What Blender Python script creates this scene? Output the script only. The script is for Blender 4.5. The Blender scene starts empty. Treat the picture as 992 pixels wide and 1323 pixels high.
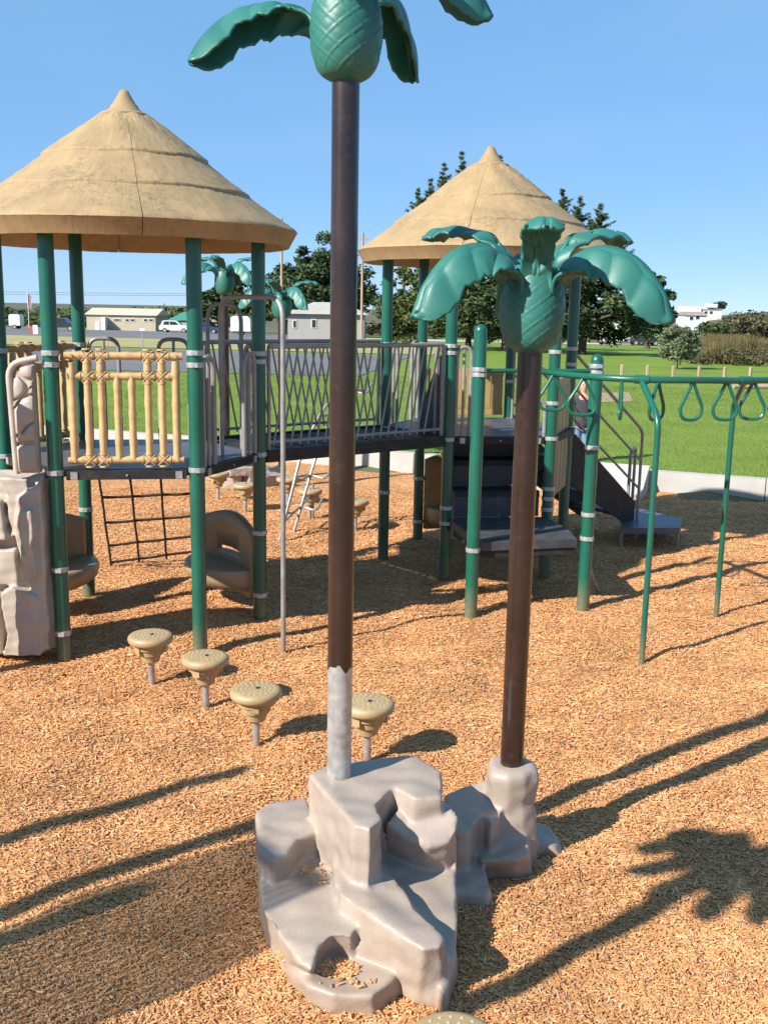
import bpy, math, random
import numpy as np
from math import pi, sin, cos, radians, sqrt, atan2
from mathutils import Matrix, Vector

S = bpy.context.scene
COL = S.collection
random.seed(7)
RNG = np.random.default_rng(7)

# ------------------------------------------------------------------ camera, sky, sun, exposure
EYE = 2.4
FOC = 1325.0                                   # focal length in pixels of the 992 px wide photograph
_v = np.array([376 - 496, 7323 - 661.5, FOC]); DOWN = _v / np.linalg.norm(_v)
_z = np.array([0, 0, 1.0]); FWD = _z - DOWN * _z.dot(DOWN); FWD /= np.linalg.norm(FWD)
RGT = np.cross(DOWN, FWD)

def ray(u, w):
    d = np.array([u - 496, w - 661.5, FOC])
    return np.array([d @ RGT, d @ FWD, -(d @ DOWN)])
def gp(u, w, h=0.0):
    """point of the level plane z = h seen at photo pixel (u, w)"""
    r = ray(u, w); return r * ((h - EYE) / r[2]) + np.array([0, 0, EYE])
def at(u, w, Y):
    """point at depth Y seen at photo pixel (u, w)"""
    r = ray(u, w); return r * (Y / r[1]) + np.array([0, 0, EYE])

cam_d = bpy.data.cameras.new('camera'); cam = bpy.data.objects.new('camera', cam_d); COL.objects.link(cam)
ax = [np.array([RGT[i], FWD[i], -DOWN[i]]) for i in range(3)]
M = Matrix.Identity(4)
for r in range(3):
    M[r][0] = ax[0][r]; M[r][1] = -ax[1][r]; M[r][2] = -ax[2][r]
M[2][3] = EYE
cam.matrix_world = M
cam_d.sensor_fit = 'HORIZONTAL'; cam_d.sensor_width = 36.0; cam_d.lens = 36.0 * FOC / 992
cam_d.clip_start = 0.05; cam_d.clip_end = 6000
S.camera = cam

SUN_EL, SUN_AZ = radians(35), radians(38)      # azimuth in which the shadows fall
w = bpy.data.worlds.new('World'); S.world = w; w.use_nodes = True
nt = w.node_tree; bg = nt.nodes['Background']
sky = nt.nodes.new('ShaderNodeTexSky'); sky.sky_type = 'NISHITA'; sky.sun_disc = False
sky.sun_elevation = SUN_EL; sky.sun_rotation = atan2(-cos(SUN_AZ), -sin(SUN_AZ))
sky.air_density = 0.6; sky.dust_density = 0.0; sky.ozone_density = 6.0; sky.altitude = 0
# the clear, evenly blue sea-side sky of the photograph: the sky texture lifted by one even blue all round
ma = nt.nodes.new('ShaderNodeMix'); ma.data_type = 'RGBA'; ma.blend_type = 'MULTIPLY'; ma.inputs[0].default_value = 1.0
ma.inputs[7].default_value = (.60, .48, .44, 1)
ad = nt.nodes.new('ShaderNodeMix'); ad.data_type = 'RGBA'; ad.blend_type = 'ADD'; ad.inputs[0].default_value = 1.0
ad.inputs[7].default_value = (1.2, 2.9, 5.0, 1); ad.clamp_result = False; ma.clamp_result = False
nt.links.new(sky.outputs[0], ma.inputs[6]); nt.links.new(ma.outputs[2], ad.inputs[6])
tc_ = nt.nodes.new('ShaderNodeTexCoord'); mp_ = nt.nodes.new('ShaderNodeMapping'); mp_.inputs['Scale'].default_value = (1.6, 1.6, 7.0)
nz_ = nt.nodes.new('ShaderNodeTexNoise'); nz_.inputs['Scale'].default_value = 1.6; nz_.inputs['Detail'].default_value = 7
rm_ = nt.nodes.new('ShaderNodeMapRange'); rm_.inputs['From Min'].default_value = .48; rm_.inputs['From Max'].default_value = .8; rm_.inputs['To Max'].default_value = .16
cl_ = nt.nodes.new('ShaderNodeMix'); cl_.data_type = 'RGBA'; cl_.inputs[7].default_value = (5.2, 6.2, 7.2, 1); cl_.clamp_result = False
nt.links.new(tc_.outputs['Generated'], mp_.inputs[0]); nt.links.new(mp_.outputs[0], nz_.inputs['Vector']); nt.links.new(nz_.outputs['Fac'], rm_.inputs[0])
nt.links.new(rm_.outputs[0], cl_.inputs[0]); nt.links.new(ad.outputs[2], cl_.inputs[6])
nt.links.new(cl_.outputs[2], bg.inputs[0]); bg.inputs[1].default_value = 0.06
sd = bpy.data.lights.new('sun', 'SUN'); sd.energy = 4.4; sd.angle = radians(0.55); sd.color = (1.0, 0.95, 0.87)
so = bpy.data.objects.new('sun', sd); COL.objects.link(so)
ldir = Vector((cos(SUN_AZ) * cos(SUN_EL), sin(SUN_AZ) * cos(SUN_EL), -sin(SUN_EL)))
so.rotation_euler = ldir.to_track_quat('-Z', 'Y').to_euler(); so.location = (-20, -15, 20)
S.view_settings.view_transform = 'Standard'; S.view_settings.look = 'None'
S.view_settings.exposure = 1.08; S.view_settings.gamma = 1.0

# ------------------------------------------------------------------ helpers
ORG = {}
class MB:
    """collects shapes (world coordinates) and links them as ONE mesh object"""
    def __init__(s): s.v = []; s.f = []
    def add(s, vs, fs):
        n = len(s.v); s.v.extend([tuple(map(float, p)) for p in vs]); s.f.extend([tuple(n + i for i in f) for f in fs]); return s
    def box(s, c, size, rz=0.0, rx=0.0, ry=0.0):
        R = Matrix.Rotation(rz, 3, 'Z') @ Matrix.Rotation(ry, 3, 'Y') @ Matrix.Rotation(rx, 3, 'X')
        vs = []
        for x in (-.5, .5):
            for y in (-.5, .5):
                for z in (-.5, .5):
                    p = R @ Vector((x * size[0], y * size[1], z * size[2])); vs.append((p[0] + c[0], p[1] + c[1], p[2] + c[2]))
        return s.add(vs, [(0, 1, 3, 2), (4, 6, 7, 5), (0, 4, 5, 1), (2, 3, 7, 6), (0, 2, 6, 4), (1, 5, 7, 3)])
    def bbox(s, c, size, rz=0.0, b=0.01):
        """box with chamfered edges"""
        hx, hy, hz = [q / 2 for q in size]; b = min(b, hx * .9, hy * .9, hz * .9)
        loops = []
        for z, i in ((-hz, b), (-hz + b, 0), (hz - b, 0), (hz, b)):
            X, Y = hx - i, hy - i; q = b * .6 if i == 0 else b * .3
            loops.append([(-X + q, -Y, z), (X - q, -Y, z), (X, -Y + q, z), (X, Y - q, z), (X - q, Y, z), (-X + q, Y, z), (-X, Y - q, z), (-X, -Y + q, z)])
        cr, sr = cos(rz), sin(rz)
        vs = [(c[0] + p[0] * cr - p[1] * sr, c[1] + p[0] * sr + p[1] * cr, c[2] + p[2]) for L in loops for p in L]
        fs = [tuple(range(7, -1, -1)), tuple(range(24, 32))]
        for k in range(3):
            for i in range(8):
                j = (i + 1) % 8; fs.append((k * 8 + i, k * 8 + j, k * 8 + 8 + j, k * 8 + 8 + i))
        return s.add(vs, fs)
    def tube(s, path, r, seg=10, caps=True, closed=False):
        P = [Vector(p) for p in path]; n = len(P)
        rr = list(r) if hasattr(r, '__len__') else [r] * n
        T = []
        for i in range(n):
            a = P[(i - 1) % n] if (closed or i > 0) else P[i]; b = P[(i + 1) % n] if (closed or i < n - 1) else P[i]
            T.append((b - a).normalized())
        up = Vector((0, 0, 1)) if abs(T[0].z) < .9 else Vector((1, 0, 0))
        N = (up - T[0] * up.dot(T[0])).normalized(); vs = []
        for i in range(n):
            N = (N - T[i] * N.dot(T[i])).normalized(); B = T[i].cross(N)
            for k in range(seg):
                a = 2 * pi * k / seg; q = P[i] + (N * cos(a) + B * sin(a)) * rr[i]; vs.append(tuple(q))
        fs = []
        for i in range(n if closed else n - 1):
            i2 = (i + 1) % n
            for k in range(seg):
                k2 = (k + 1) % seg; fs.append((i * seg + k, i * seg + k2, i2 * seg + k2, i2 * seg + k))
        if caps and not closed:
            fs.append(tuple(range(seg - 1, -1, -1))); fs.append(tuple((n - 1) * seg + k for k in range(seg)))
        return s.add(vs, fs)
    def lathe(s, prof, c=(0, 0, 0), seg=32, caps=True, a0=0.0, a1=2 * pi):
        full = abs(a1 - a0 - 2 * pi) < 1e-6; m = seg if full else seg + 1
        vs = [(c[0] + r * cos(a0 + (a1 - a0) * k / seg), c[1] + r * sin(a0 + (a1 - a0) * k / seg), c[2] + z) for r, z in prof for k in range(m)]
        fs = []
        for i in range(len(prof) - 1):
            for k in range(seg):
                k2 = (k + 1) % m; fs.append((i * m + k, i * m + k2, i * m + m + k2, i * m + m + k))
        if caps and full:
            fs.append(tuple(range(m - 1, -1, -1))); fs.append(tuple((len(prof) - 1) * m + k for k in range(m)))
        return s.add(vs, fs)
    def prism(s, poly, z0, z1, poly2=None):
        """closed block between outline poly at z0 and poly2 (same count) at z1; z may be one number or one per corner"""
        n = len(poly); poly2 = poly2 or poly
        a = z0 if hasattr(z0, '__len__') else [z0] * n; b = z1 if hasattr(z1, '__len__') else [z1] * n
        area = sum(poly[i][0] * poly[(i + 1) % n][1] - poly[(i + 1) % n][0] * poly[i][1] for i in range(n))
        o = list(range(n)) if area > 0 else list(range(n - 1, -1, -1))
        vs = [(poly[i][0], poly[i][1], a[i]) for i in o] + [(poly2[i][0], poly2[i][1], b[i]) for i in o]
        fs = [tuple(range(n - 1, -1, -1)), tuple(range(n, 2 * n))] + [(i, (i + 1) % n, n + (i + 1) % n, n + i) for i in range(n)]
        return s.add(vs, fs)
    def slab(s, A, B, z0, z1, th, inset=0.0):
        """upright board from ground point A to B"""
        A = Vector((A[0], A[1], 0)); B = Vector((B[0], B[1], 0)); d = (B - A).normalized(); A = A + d * inset; B = B - d * inset
        n = Vector((-d.y, d.x, 0)) * th / 2
        return s.prism([tuple(A - n)[:2], tuple(B - n)[:2], tuple(B + n)[:2], tuple(A + n)[:2]], z0, z1)
    def build(s, name, mat, parent=None, smooth=True, angle=38, kind=None):
        o = ORG.get(parent, (0, 0, 0)) if parent else (0, 0, 0)
        me = bpy.data.meshes.new(name)
        me.from_pydata([(p[0] - o[0], p[1] - o[1], p[2] - o[2]) for p in s.v], [], s.f); me.update()
        return link(name, me, mat, parent, smooth, angle, kind)

def link(name, me, mat, parent=None, smooth=True, angle=38, kind=None):
    if mat: me.materials.append(mat)
    if smooth:
        me.polygons.foreach_set('use_smooth', [True] * len(me.polygons))
        if angle: me.set_sharp_from_angle(angle=radians(angle))
    ob = bpy.data.objects.new(name, me); COL.objects.link(ob)
    if parent: ob.parent = parent; ORG[ob] = ORG.get(parent, (0, 0, 0))
    else: ORG[ob] = (0, 0, 0)
    if kind: ob['kind'] = kind
    return ob
def tag(o, label, cat, group=None):
    o['label'] = label; o['category'] = cat
    if group: o['group'] = group
    return o
def thing(name, loc, label, cat, group=None):
    o = bpy.data.objects.new(name, None); COL.objects.link(o); o.location = loc; o.empty_display_size = .1
    ORG[o] = tuple(float(q) for q in loc)
    return tag(o, label, cat, group)
def copy_tree(o, parent=None):
    c = o.copy(); COL.objects.link(c); ORG[c] = ORG.get(o, (0, 0, 0))
    if parent: c.parent = parent
    for ch in [q for q in list(COL.objects) if q.parent == o]: copy_tree(ch, c)
    return c
def arc(p0, p1, p2, n=6):
    """rounded corner at p1 between p0 and p2 (quadratic)"""
    p0, p1, p2 = Vector(p0), Vector(p1), Vector(p2)
    return [tuple(p0 * (1 - t) ** 2 + p1 * 2 * t * (1 - t) + p2 * t * t) for t in [i / n for i in range(n + 1)]]
def rounded(pts, r=.06, n=5, closed=False):
    P = [Vector(p) for p in pts]; out = []; m = len(P)
    for i in range(m):
        if not closed and i in (0, m - 1): out.append(tuple(P[i])); continue
        a, b, c = P[i - 1], P[i], P[(i + 1) % m]
        d1 = min(r, (a - b).length * .48); d2 = min(r, (c - b).length * .48)
        out += arc(b + (a - b).normalized() * d1, b, b + (c - b).normalized() * d2, n)
    return out
def lerp(a, b, t): return tuple(a[i] + (b[i] - a[i]) * t for i in range(len(a)))
def catmull(pts, n=8):
    P = [Vector(p) for p in pts]; out = []
    for i in range(len(P) - 1):
        a = P[max(i - 1, 0)]; b = P[i]; c = P[i + 1]; d = P[min(i + 2, len(P) - 1)]
        for k in range(n):
            t = k / n
            out.append(tuple(.5 * (2 * b + (c - a) * t + (2 * a - 5 * b + 4 * c - d) * t * t + (3 * b - a - 3 * c + d) * t ** 3)))
    out.append(tuple(P[-1])); return out

# ------------------------------------------------------------------ materials
def mat(name, col, rough=.5, metal=0.0, var=.12, vscale=6.0, bump=.0, bscale=60.0, spec=.5, coat=0.0, col2=None, detail=6, stretch=None, dirt=0.0, dirtcol=(.1, .07, .04), dscale=9.0, rvar=.1):
    m = bpy.data.materials.new(name); m.use_nodes = True; N = m.node_tree.nodes; L = m.node_tree.links
    b = N['Principled BSDF']; b.inputs['Metallic'].default_value = metal
    b.inputs['Specular IOR Level'].default_value = spec; b.inputs['Coat Weight'].default_value = coat; b.inputs['Coat Roughness'].default_value = .15
    g = N.new('ShaderNodeNewGeometry'); src = g.outputs['Position']
    if stretch:
        mp = N.new('ShaderNodeMapping'); mp.inputs['Scale'].default_value = stretch; L.new(src, mp.inputs[0]); src = mp.outputs[0]
    n1 = N.new('ShaderNodeTexNoise'); n1.inputs['Scale'].default_value = vscale; n1.inputs['Detail'].default_value = detail; L.new(src, n1.inputs['Vector'])
    rp = N.new('ShaderNodeMapRange'); rp.inputs['From Min'].default_value = .3; rp.inputs['From Max'].default_value = .7; L.new(n1.outputs['Fac'], rp.inputs[0])
    mx = N.new('ShaderNodeMix'); mx.data_type = 'RGBA'
    c2 = col2 or tuple(min(1, c * (1 + var)) for c in col); c1 = col if col2 else tuple(c * (1 - var) for c in col)
    mx.inputs[6].default_value = (*c1, 1); mx.inputs[7].default_value = (*c2, 1); L.new(rp.outputs[0], mx.inputs[0]); out = mx.outputs[2]
    if dirt:
        n3 = N.new('ShaderNodeTexNoise'); n3.inputs['Scale'].default_value = dscale; n3.inputs['Detail'].default_value = 10; n3.inputs['Roughness'].default_value = .7; L.new(g.outputs['Position'], n3.inputs['Vector'])
        r3 = N.new('ShaderNodeMapRange'); r3.inputs['From Min'].default_value = .52; r3.inputs['From Max'].default_value = .72; r3.inputs['To Max'].default_value = dirt; L.new(n3.outputs['Fac'], r3.inputs[0])
        m3 = N.new('ShaderNodeMix'); m3.data_type = 'RGBA'; m3.inputs[7].default_value = (*dirtcol, 1); L.new(r3.outputs[0], m3.inputs[0]); L.new(out, m3.inputs[6]); out = m3.outputs[2]
    L.new(out, b.inputs['Base Color'])
    rr = N.new('ShaderNodeMapRange'); rr.inputs['To Min'].default_value = max(.02, rough - rvar); rr.inputs['To Max'].default_value = min(1, rough + rvar); L.new(n1.outputs['Fac'], rr.inputs[0]); L.new(rr.outputs[0], b.inputs['Roughness'])
    if bump:
        n2 = N.new('ShaderNodeTexNoise'); n2.inputs['Scale'].default_value = bscale; n2.inputs['Detail'].default_value = 5; L.new(src, n2.inputs['Vector'])
        bp = N.new('ShaderNodeBump'); bp.inputs['Strength'].default_value = bump; bp.inputs['Distance'].default_value = .01; L.new(n2.outputs['Fac'], bp.inputs['Height']); L.new(bp.outputs[0], b.inputs['Normal'])
    return m

GREEN = mat('green_powder_coat', (.006, .095, .062), .32, var=.12, vscale=3, bump=.05, bscale=250, coat=.25, dirt=.25, dirtcol=(.03, .1, .07))
TEAL = mat('teal_palm_plastic', (.023, .135, .108), .47, var=.14, vscale=5, bump=.06, bscale=120, dirt=.3, dirtcol=(.03, .15, .11), dscale=14)
BROWN = mat('brown_powder_coat', (.024, .0115, .0085), .3, var=.25, vscale=4, bump=.05, bscale=200, coat=.3, dirt=.4, dirtcol=(.07, .045, .035), dscale=20)
GALV = mat('galvanised_steel', (.42, .42, .41), .42, metal=.55, var=.25, vscale=26, bump=.08, bscale=90, dirt=.6, dirtcol=(.62, .62, .6), dscale=30)
CLAMP = mat('aluminium_clamp', (.42, .42, .41), .42, metal=.5, var=.1, vscale=40)
PIPE = mat('grey_painted_pipe', (.26, .25, .23), .42, metal=.25, var=.18, vscale=12, bump=.05, bscale=160, dirt=.3, dirtcol=(.35, .33, .3))
DARK = mat('dark_vinyl_coating', (.026, .025, .024), .6, spec=.25, var=.3, vscale=8, bump=.15, bscale=120, dirt=.35, dirtcol=(.11, .1, .09))
STEP = mat('grey_vinyl_step', (.045, .047, .052), .55, var=.2, vscale=9, bump=.15, bscale=120, dirt=.4, dirtcol=(.15, .14, .12))
NAVY = mat('slate_vinyl_deck', (.068, .075, .092), .42, var=.2, vscale=6, bump=.1, bscale=120, dirt=.3, dirtcol=(.2, .2, .2))
BAMBOO = mat('bamboo_moulded_plastic', (.48, .32, .15), .48, var=.12, vscale=16, bump=.08, bscale=90, dirt=.3, dirtcol=(.33, .18, .06), dscale=24)
THATCH = mat('thatch_moulded_roof', (.32, .22, .108), .72, var=.13, vscale=5, bump=.0, dirt=.0)
ROCK = mat('grey_moulded_rock', (.33, .266, .218), .42, var=.09, vscale=4, bump=.16, bscale=70, dirt=.5, dirtcol=(.25, .19, .145), dscale=13)
WROCK = mat('beige_moulded_rock_wall', (.40, .34, .28), .5, var=.1, vscale=5, bump=.12, bscale=40, dirt=.4, dirtcol=(.24, .18, .135), dscale=9)
PODM = mat('tan_pod_plastic', (.36, .255, .13), .42, var=.09, vscale=14, bump=.06, bscale=80, dirt=.35, dirtcol=(.24, .16, .075), dscale=30)
PODDOT = mat('worn_pod_grip', (.45, .36, .225), .6, var=.1, vscale=30)
BENCH = mat('olive_tan_bench_plastic', (.33, .235, .13), .42, var=.1, vscale=7, bump=.06, bscale=90, dirt=.3, dirtcol=(.2, .13, .06))
TAN = mat('tan_panel_plastic', (.38, .25, .105), .45, var=.1, vscale=9, bump=.06, bscale=90, dirt=.3, dirtcol=(.36, .23, .1))
ROPE = mat('dark_rope', (.045, .03, .025), .85, var=.3, vscale=60, bump=.4, bscale=300)
CONC = mat('concrete', (.39, .37, .335), .85, var=.1, vscale=2.5, bump=.25, bscale=70, dirt=.45, dirtcol=(.36, .34, .3), dscale=3)
ASPH = mat('asphalt', (.13, .125, .125), .9, var=.12, vscale=.25, bump=.1, bscale=30, dirt=.5, dirtcol=(.2, .19, .18), dscale=.15)
DRY = mat('dry_grass', (.36, .29, .13), .95, col2=(.25, .24, .08), vscale=.35, bump=.3, bscale=6)
SOIL = mat('soil', (.085, .085, .04), .95, var=.3, vscale=.06)
WOODP = mat('weathered_timber', (.34, .24, .16), .8, var=.2, vscale=6, bump=.2, bscale=40, stretch=(1, 1, .2))
BARK = mat('bark', (.085, .06, .042), .9, var=.3, vscale=7, bump=.5, bscale=20, stretch=(1, 1, .25))
WHITE = mat('white_paint', (.62, .61, .58), .5, var=.04, vscale=1)
CREAM = mat('cream_metal_siding', (.42, .36, .26), .55, var=.05, vscale=.8)
CREAMR = mat('cream_metal_roof', (.52, .45, .32), .5, var=.06, vscale=.5)
GREYW = mat('grey_house_paint', (.32, .30, .285), .7, var=.05, vscale=1)
GREYR = mat('grey_shingle_roof', (.36, .335, .29), .85, var=.12, vscale=1.2)
BLUEW = mat('pale_blue_house_paint', (.62, .67, .72), .7, var=.05, vscale=.5)
REDR = mat('dull_roof_tile', (.27, .22, .19), .85, var=.12, vscale=.4)
GREENR = mat('green_metal_roof', (.05, .22, .15), .5, var=.08, vscale=.5)
GLASS = mat('dark_window_glass', (.02, .022, .025), .08, var=.1, vscale=2, spec=.8)
BLUECAR = mat('blue_car_paint', (.02, .05, .16), .25, var=.05, vscale=2, coat=.6)
DKCAR = mat('dark_car_paint', (.02, .03, .045), .25, var=.05, vscale=2, coat=.6)
WCAR = mat('white_car_paint', (.6, .6, .59), .3, var=.03, vscale=2, coat=.5)
TYRE = mat('tyre_rubber', (.02, .02, .02), .8, var=.2, vscale=10)
SIGNW = mat('sign_white', (.8, .8, .78), .5, var=.03, vscale=5)
SIGNR = mat('sign_red', (.55, .04, .05), .5, var=.05, vscale=5)
SKIN = mat('skin', (.55, .3, .2), .5, var=.05, vscale=20)
HAIR = mat('brown_hair', (.10, .045, .025), .6, var=.3, vscale=60, stretch=(1, 1, .15))
JACKET = mat('charcoal_jacket', (.045, .04, .048), .85, var=.15, vscale=20, bump=.3, bscale=40)
JEANS = mat('blue_jeans', (.10, .17, .30), .85, var=.2, vscale=15, bump=.3, bscale=120)
SHOE = mat('dark_shoe', (.05, .04, .04), .6)
WIRE = mat('dark_cable', (.02, .02, .022), .6)
PURPLE = mat('purple_plastic', (.12, .06, .17), .45)

def thatch_nodes(m):
    N = m.node_tree.nodes; L = m.node_tree.links; b = N['Principled BSDF']
    tc = N.new('ShaderNodeTexCoord'); sp = N.new('ShaderNodeSeparateXYZ'); L.new(tc.outputs['Object'], sp.inputs[0])
    an = N.new('ShaderNodeMath'); an.operation = 'ARCTAN2'; L.new(sp.outputs[1], an.inputs[0]); L.new(sp.outputs[0], an.inputs[1])
    cb = N.new('ShaderNodeCombineXYZ'); L.new(an.outputs[0], cb.inputs[0]); L.new(sp.outputs[2], cb.inputs[1])
    mp = N.new('ShaderNodeMapping'); mp.inputs['Scale'].default_value = (46, 7, 1); L.new(cb.outputs[0], mp.inputs[0])
    n = N.new('ShaderNodeTexNoise'); n.inputs['Scale'].default_value = 1; n.inputs['Detail'].default_value = 7; n.inputs['Roughness'].default_value = .7; L.new(mp.outputs[0], n.inputs['Vector'])
    bp = N.new('ShaderNodeBump'); bp.inputs['Strength'].default_value = .28; bp.inputs['Distance'].default_value = .015; L.new(n.outputs['Fac'], bp.inputs['Height']); L.new(bp.outputs[0], b.inputs['Normal'])
    # lichen and dirt: blotches that stay on the roof itself
    g = N.new('ShaderNodeNewGeometry')
    n2 = N.new('ShaderNodeTexNoise'); n2.inputs['Scale'].default_value = 24; n2.inputs['Detail'].default_value = 9; n2.inputs['Roughness'].default_value = .75; L.new(g.outputs['Position'], n2.inputs['Vector'])
    n3 = N.new('ShaderNodeTexNoise'); n3.inputs['Scale'].default_value = 1.3; L.new(g.outputs['Position'], n3.inputs['Vector'])
    mu = N.new('ShaderNodeMath'); mu.operation = 'MULTIPLY_ADD'; mu.inputs[1].default_value = .55; L.new(n3.outputs['Fac'], mu.inputs[0]); L.new(n2.outputs['Fac'], mu.inputs[2])
    r = N.new('ShaderNodeMapRange'); r.inputs['From Min'].default_value = .84; r.inputs['From Max'].default_value = .98; r.inputs['To Max'].default_value = .75; L.new(mu.outputs[0], r.inputs[0])
    old = b.inputs['Base Color'].links[0].from_socket
    mx = N.new('ShaderNodeMix'); mx.data_type = 'RGBA'; mx.inputs[7].default_value = (.16, .125, .07, 1); L.new(r.outputs[0], mx.inputs[0]); L.new(old, mx.inputs[6])
    r2 = N.new('ShaderNodeMapRange'); r2.inputs['From Min'].default_value = .35; r2.inputs['From Max'].default_value = .65; r2.inputs['To Min'].default_value = .91; r2.inputs['To Max'].default_value = 1.07; L.new(n.outputs['Fac'], r2.inputs[0])
    hs = N.new('ShaderNodeHueSaturation'); L.new(r2.outputs[0], hs.inputs['Value']); L.new(mx.outputs[2], hs.inputs['Color'])
    L.new(hs.outputs[0], b.inputs['Base Color'])
thatch_nodes(THATCH)

def ramp_mat(name, stops, rough=.8, src='rnd', spec=.3, trans=0.0):
    """colour picked per instance / per island"""
    m = bpy.data.materials.new(name); m.use_nodes = True; N = m.node_tree.nodes; L = m.node_tree.links; b = N['Principled BSDF']
    b.inputs['Roughness'].default_value = rough; b.inputs['Specular IOR Level'].default_value = spec
    if src == 'island': o = N.new('ShaderNodeNewGeometry').outputs['Random Per Island']
    else: o = N.new('ShaderNodeObjectInfo').outputs['Random']
    r = N.new('ShaderNodeValToRGB'); L.new(o, r.inputs[0])
    e = r.color_ramp.elements
    while len(e) < len(stops): e.new(.5)
    for i, (p, c) in enumerate(stops): e[i].position = p; e[i].color = (*c, 1)
    out = r.outputs[0]
    g = N.new('ShaderNodeNewGeometry'); n = N.new('ShaderNodeTexNoise'); n.inputs['Scale'].default_value = .9 if src == 'island' else 2.0; n.inputs['Detail'].default_value = 4; L.new(g.outputs['Position'], n.inputs['Vector'])
    mr = N.new('ShaderNodeMapRange'); mr.inputs['From Min'].default_value = .3; mr.inputs['From Max'].default_value = .7; mr.inputs['To Min'].default_value = .75; mr.inputs['To Max'].default_value = 1.22; L.new(n.outputs['Fac'], mr.inputs[0])
    hs = N.new('ShaderNodeHueSaturation'); L.new(mr.outputs[0], hs.inputs['Value']); L.new(out, hs.inputs['Color']); L.new(hs.outputs[0], b.inputs['Base Color'])
    return m
CHIP = ramp_mat('wood_chip', [(0, (.38, .165, .066)), (.15, (.51, .232, .090)), (.5, (.59, .292, .116)), (.82, (.65, .35, .155)), (.95, (.72, .435, .235)), (1, (.48, .36, .27))], .8)
BLADE = ramp_mat('grass_blade', [(0, (.045, .08, .008)), (.5, (.082, .132, .016)), (1, (.16, .18, .045))], .7)
LEAF_CY = ramp_mat('cypress_foliage', [(0, (.016, .032, .012)), (.5, (.036, .064, .020)), (1, (.085, .115, .04))], .8, 'island')
LEAF_PI = ramp_mat('pine_foliage', [(0, (.03, .055, .016)), (.5, (.06, .09, .025)), (1, (.12, .14, .045))], .8, 'island')
LEAF_OL = ramp_mat('olive_bush_foliage', [(0, (.06, .085, .04)), (.5, (.14, .165, .085)), (1, (.24, .26, .15))], .7, 'island')
LEAF_SC = ramp_mat('scrub_foliage', [(0, (.045, .045, .02)), (.5, (.085, .08, .04)), (1, (.15, .13, .065))], .85, 'island')
REED = ramp_mat('dry_reeds', [(0, (.09, .068, .028)), (.5, (.135, .105, .042)), (.8, (.12, .115, .045)), (1, (.18, .14, .065))], .85, 'island')

def chip_bed():
    m = bpy.data.materials.new('wood_chip_bed'); m.use_nodes = True; N = m.node_tree.nodes; L = m.node_tree.links; b = N['Principled BSDF']; b.inputs['Roughness'].default_value = .9; b.inputs['Specular IOR Level'].default_value = .2
    g = N.new('ShaderNodeNewGeometry'); hts = []; cols = []
    for ang, sc in ((.5, 62), (2.0, 70), (1.2, 55)):
        mp = N.new('ShaderNodeMapping'); mp.inputs['Rotation'].default_value = (0, 0, ang); L.new(g.outputs['Position'], mp.inputs[0])
        m2 = N.new('ShaderNodeMapping'); m2.inputs['Scale'].default_value = (1, .32, 1); L.new(mp.outputs[0], m2.inputs[0])
        v = N.new('ShaderNodeTexVoronoi'); v.inputs['Scale'].default_value = sc; L.new(m2.outputs[0], v.inputs['Vector']); hts.append(v.outputs['Distance']); cols.append(v.outputs['Color'])
    mn = N.new('ShaderNodeMath'); mn.operation = 'MINIMUM'; L.new(hts[0], mn.inputs[0]); L.new(hts[1], mn.inputs[1])
    lt = N.new('ShaderNodeMath'); lt.operation = 'LESS_THAN'; L.new(hts[0], lt.inputs[0]); L.new(hts[1], lt.inputs[1])
    mc = N.new('ShaderNodeMix'); mc.data_type = 'RGBA'; L.new(lt.outputs[0], mc.inputs[0]); L.new(cols[1], mc.inputs[6]); L.new(cols[0], mc.inputs[7])
    sp = N.new('ShaderNodeSeparateColor'); L.new(mc.outputs[2], sp.inputs[0])
    r = N.new('ShaderNodeValToRGB'); L.new(sp.outputs[0], r.inputs[0]); e = r.color_ramp.elements
    st = [(0, (.34, .14, .056)), (.25, (.51, .225, .09)), (.55, (.60, .292, .112)), (.85, (.66, .355, .150)), (1, (.74, .44, .23))]
    while len(e) < 5: e.new(.5)
    for i, (p, c) in enumerate(st): e[i].position = p; e[i].color = (*c, 1)
    n = N.new('ShaderNodeTexNoise'); n.inputs['Scale'].default_value = 1.1; n.inputs['Detail'].default_value = 6; L.new(g.outputs['Position'], n.inputs['Vector'])
    mr = N.new('ShaderNodeMapRange'); mr.inputs['From Min'].default_value = .3; mr.inputs['From Max'].default_value = .7; mr.inputs['To Min'].default_value = .78; mr.inputs['To Max'].default_value = 1.14; L.new(n.outputs['Fac'], mr.inputs[0])
    hs = N.new('ShaderNodeHueSaturation'); L.new(mr.outputs[0], hs.inputs['Value']); L.new(r.outputs[0], hs.inputs['Color']); L.new(hs.outputs[0], b.inputs['Base Color'])
    ad = N.new('ShaderNodeMath'); ad.operation = 'MULTIPLY_ADD'; ad.inputs[1].default_value = .6; L.new(hts[2], ad.inputs[0]); L.new(mn.outputs[0], ad.inputs[2])
    bp = N.new('ShaderNodeBump'); bp.inputs['Strength'].default_value = 1.0; bp.inputs['Distance'].default_value = .02; bp.invert = True; L.new(ad.outputs[0], bp.inputs['Height']); L.new(bp.outputs[0], b.inputs['Normal'])
    return m
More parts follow.
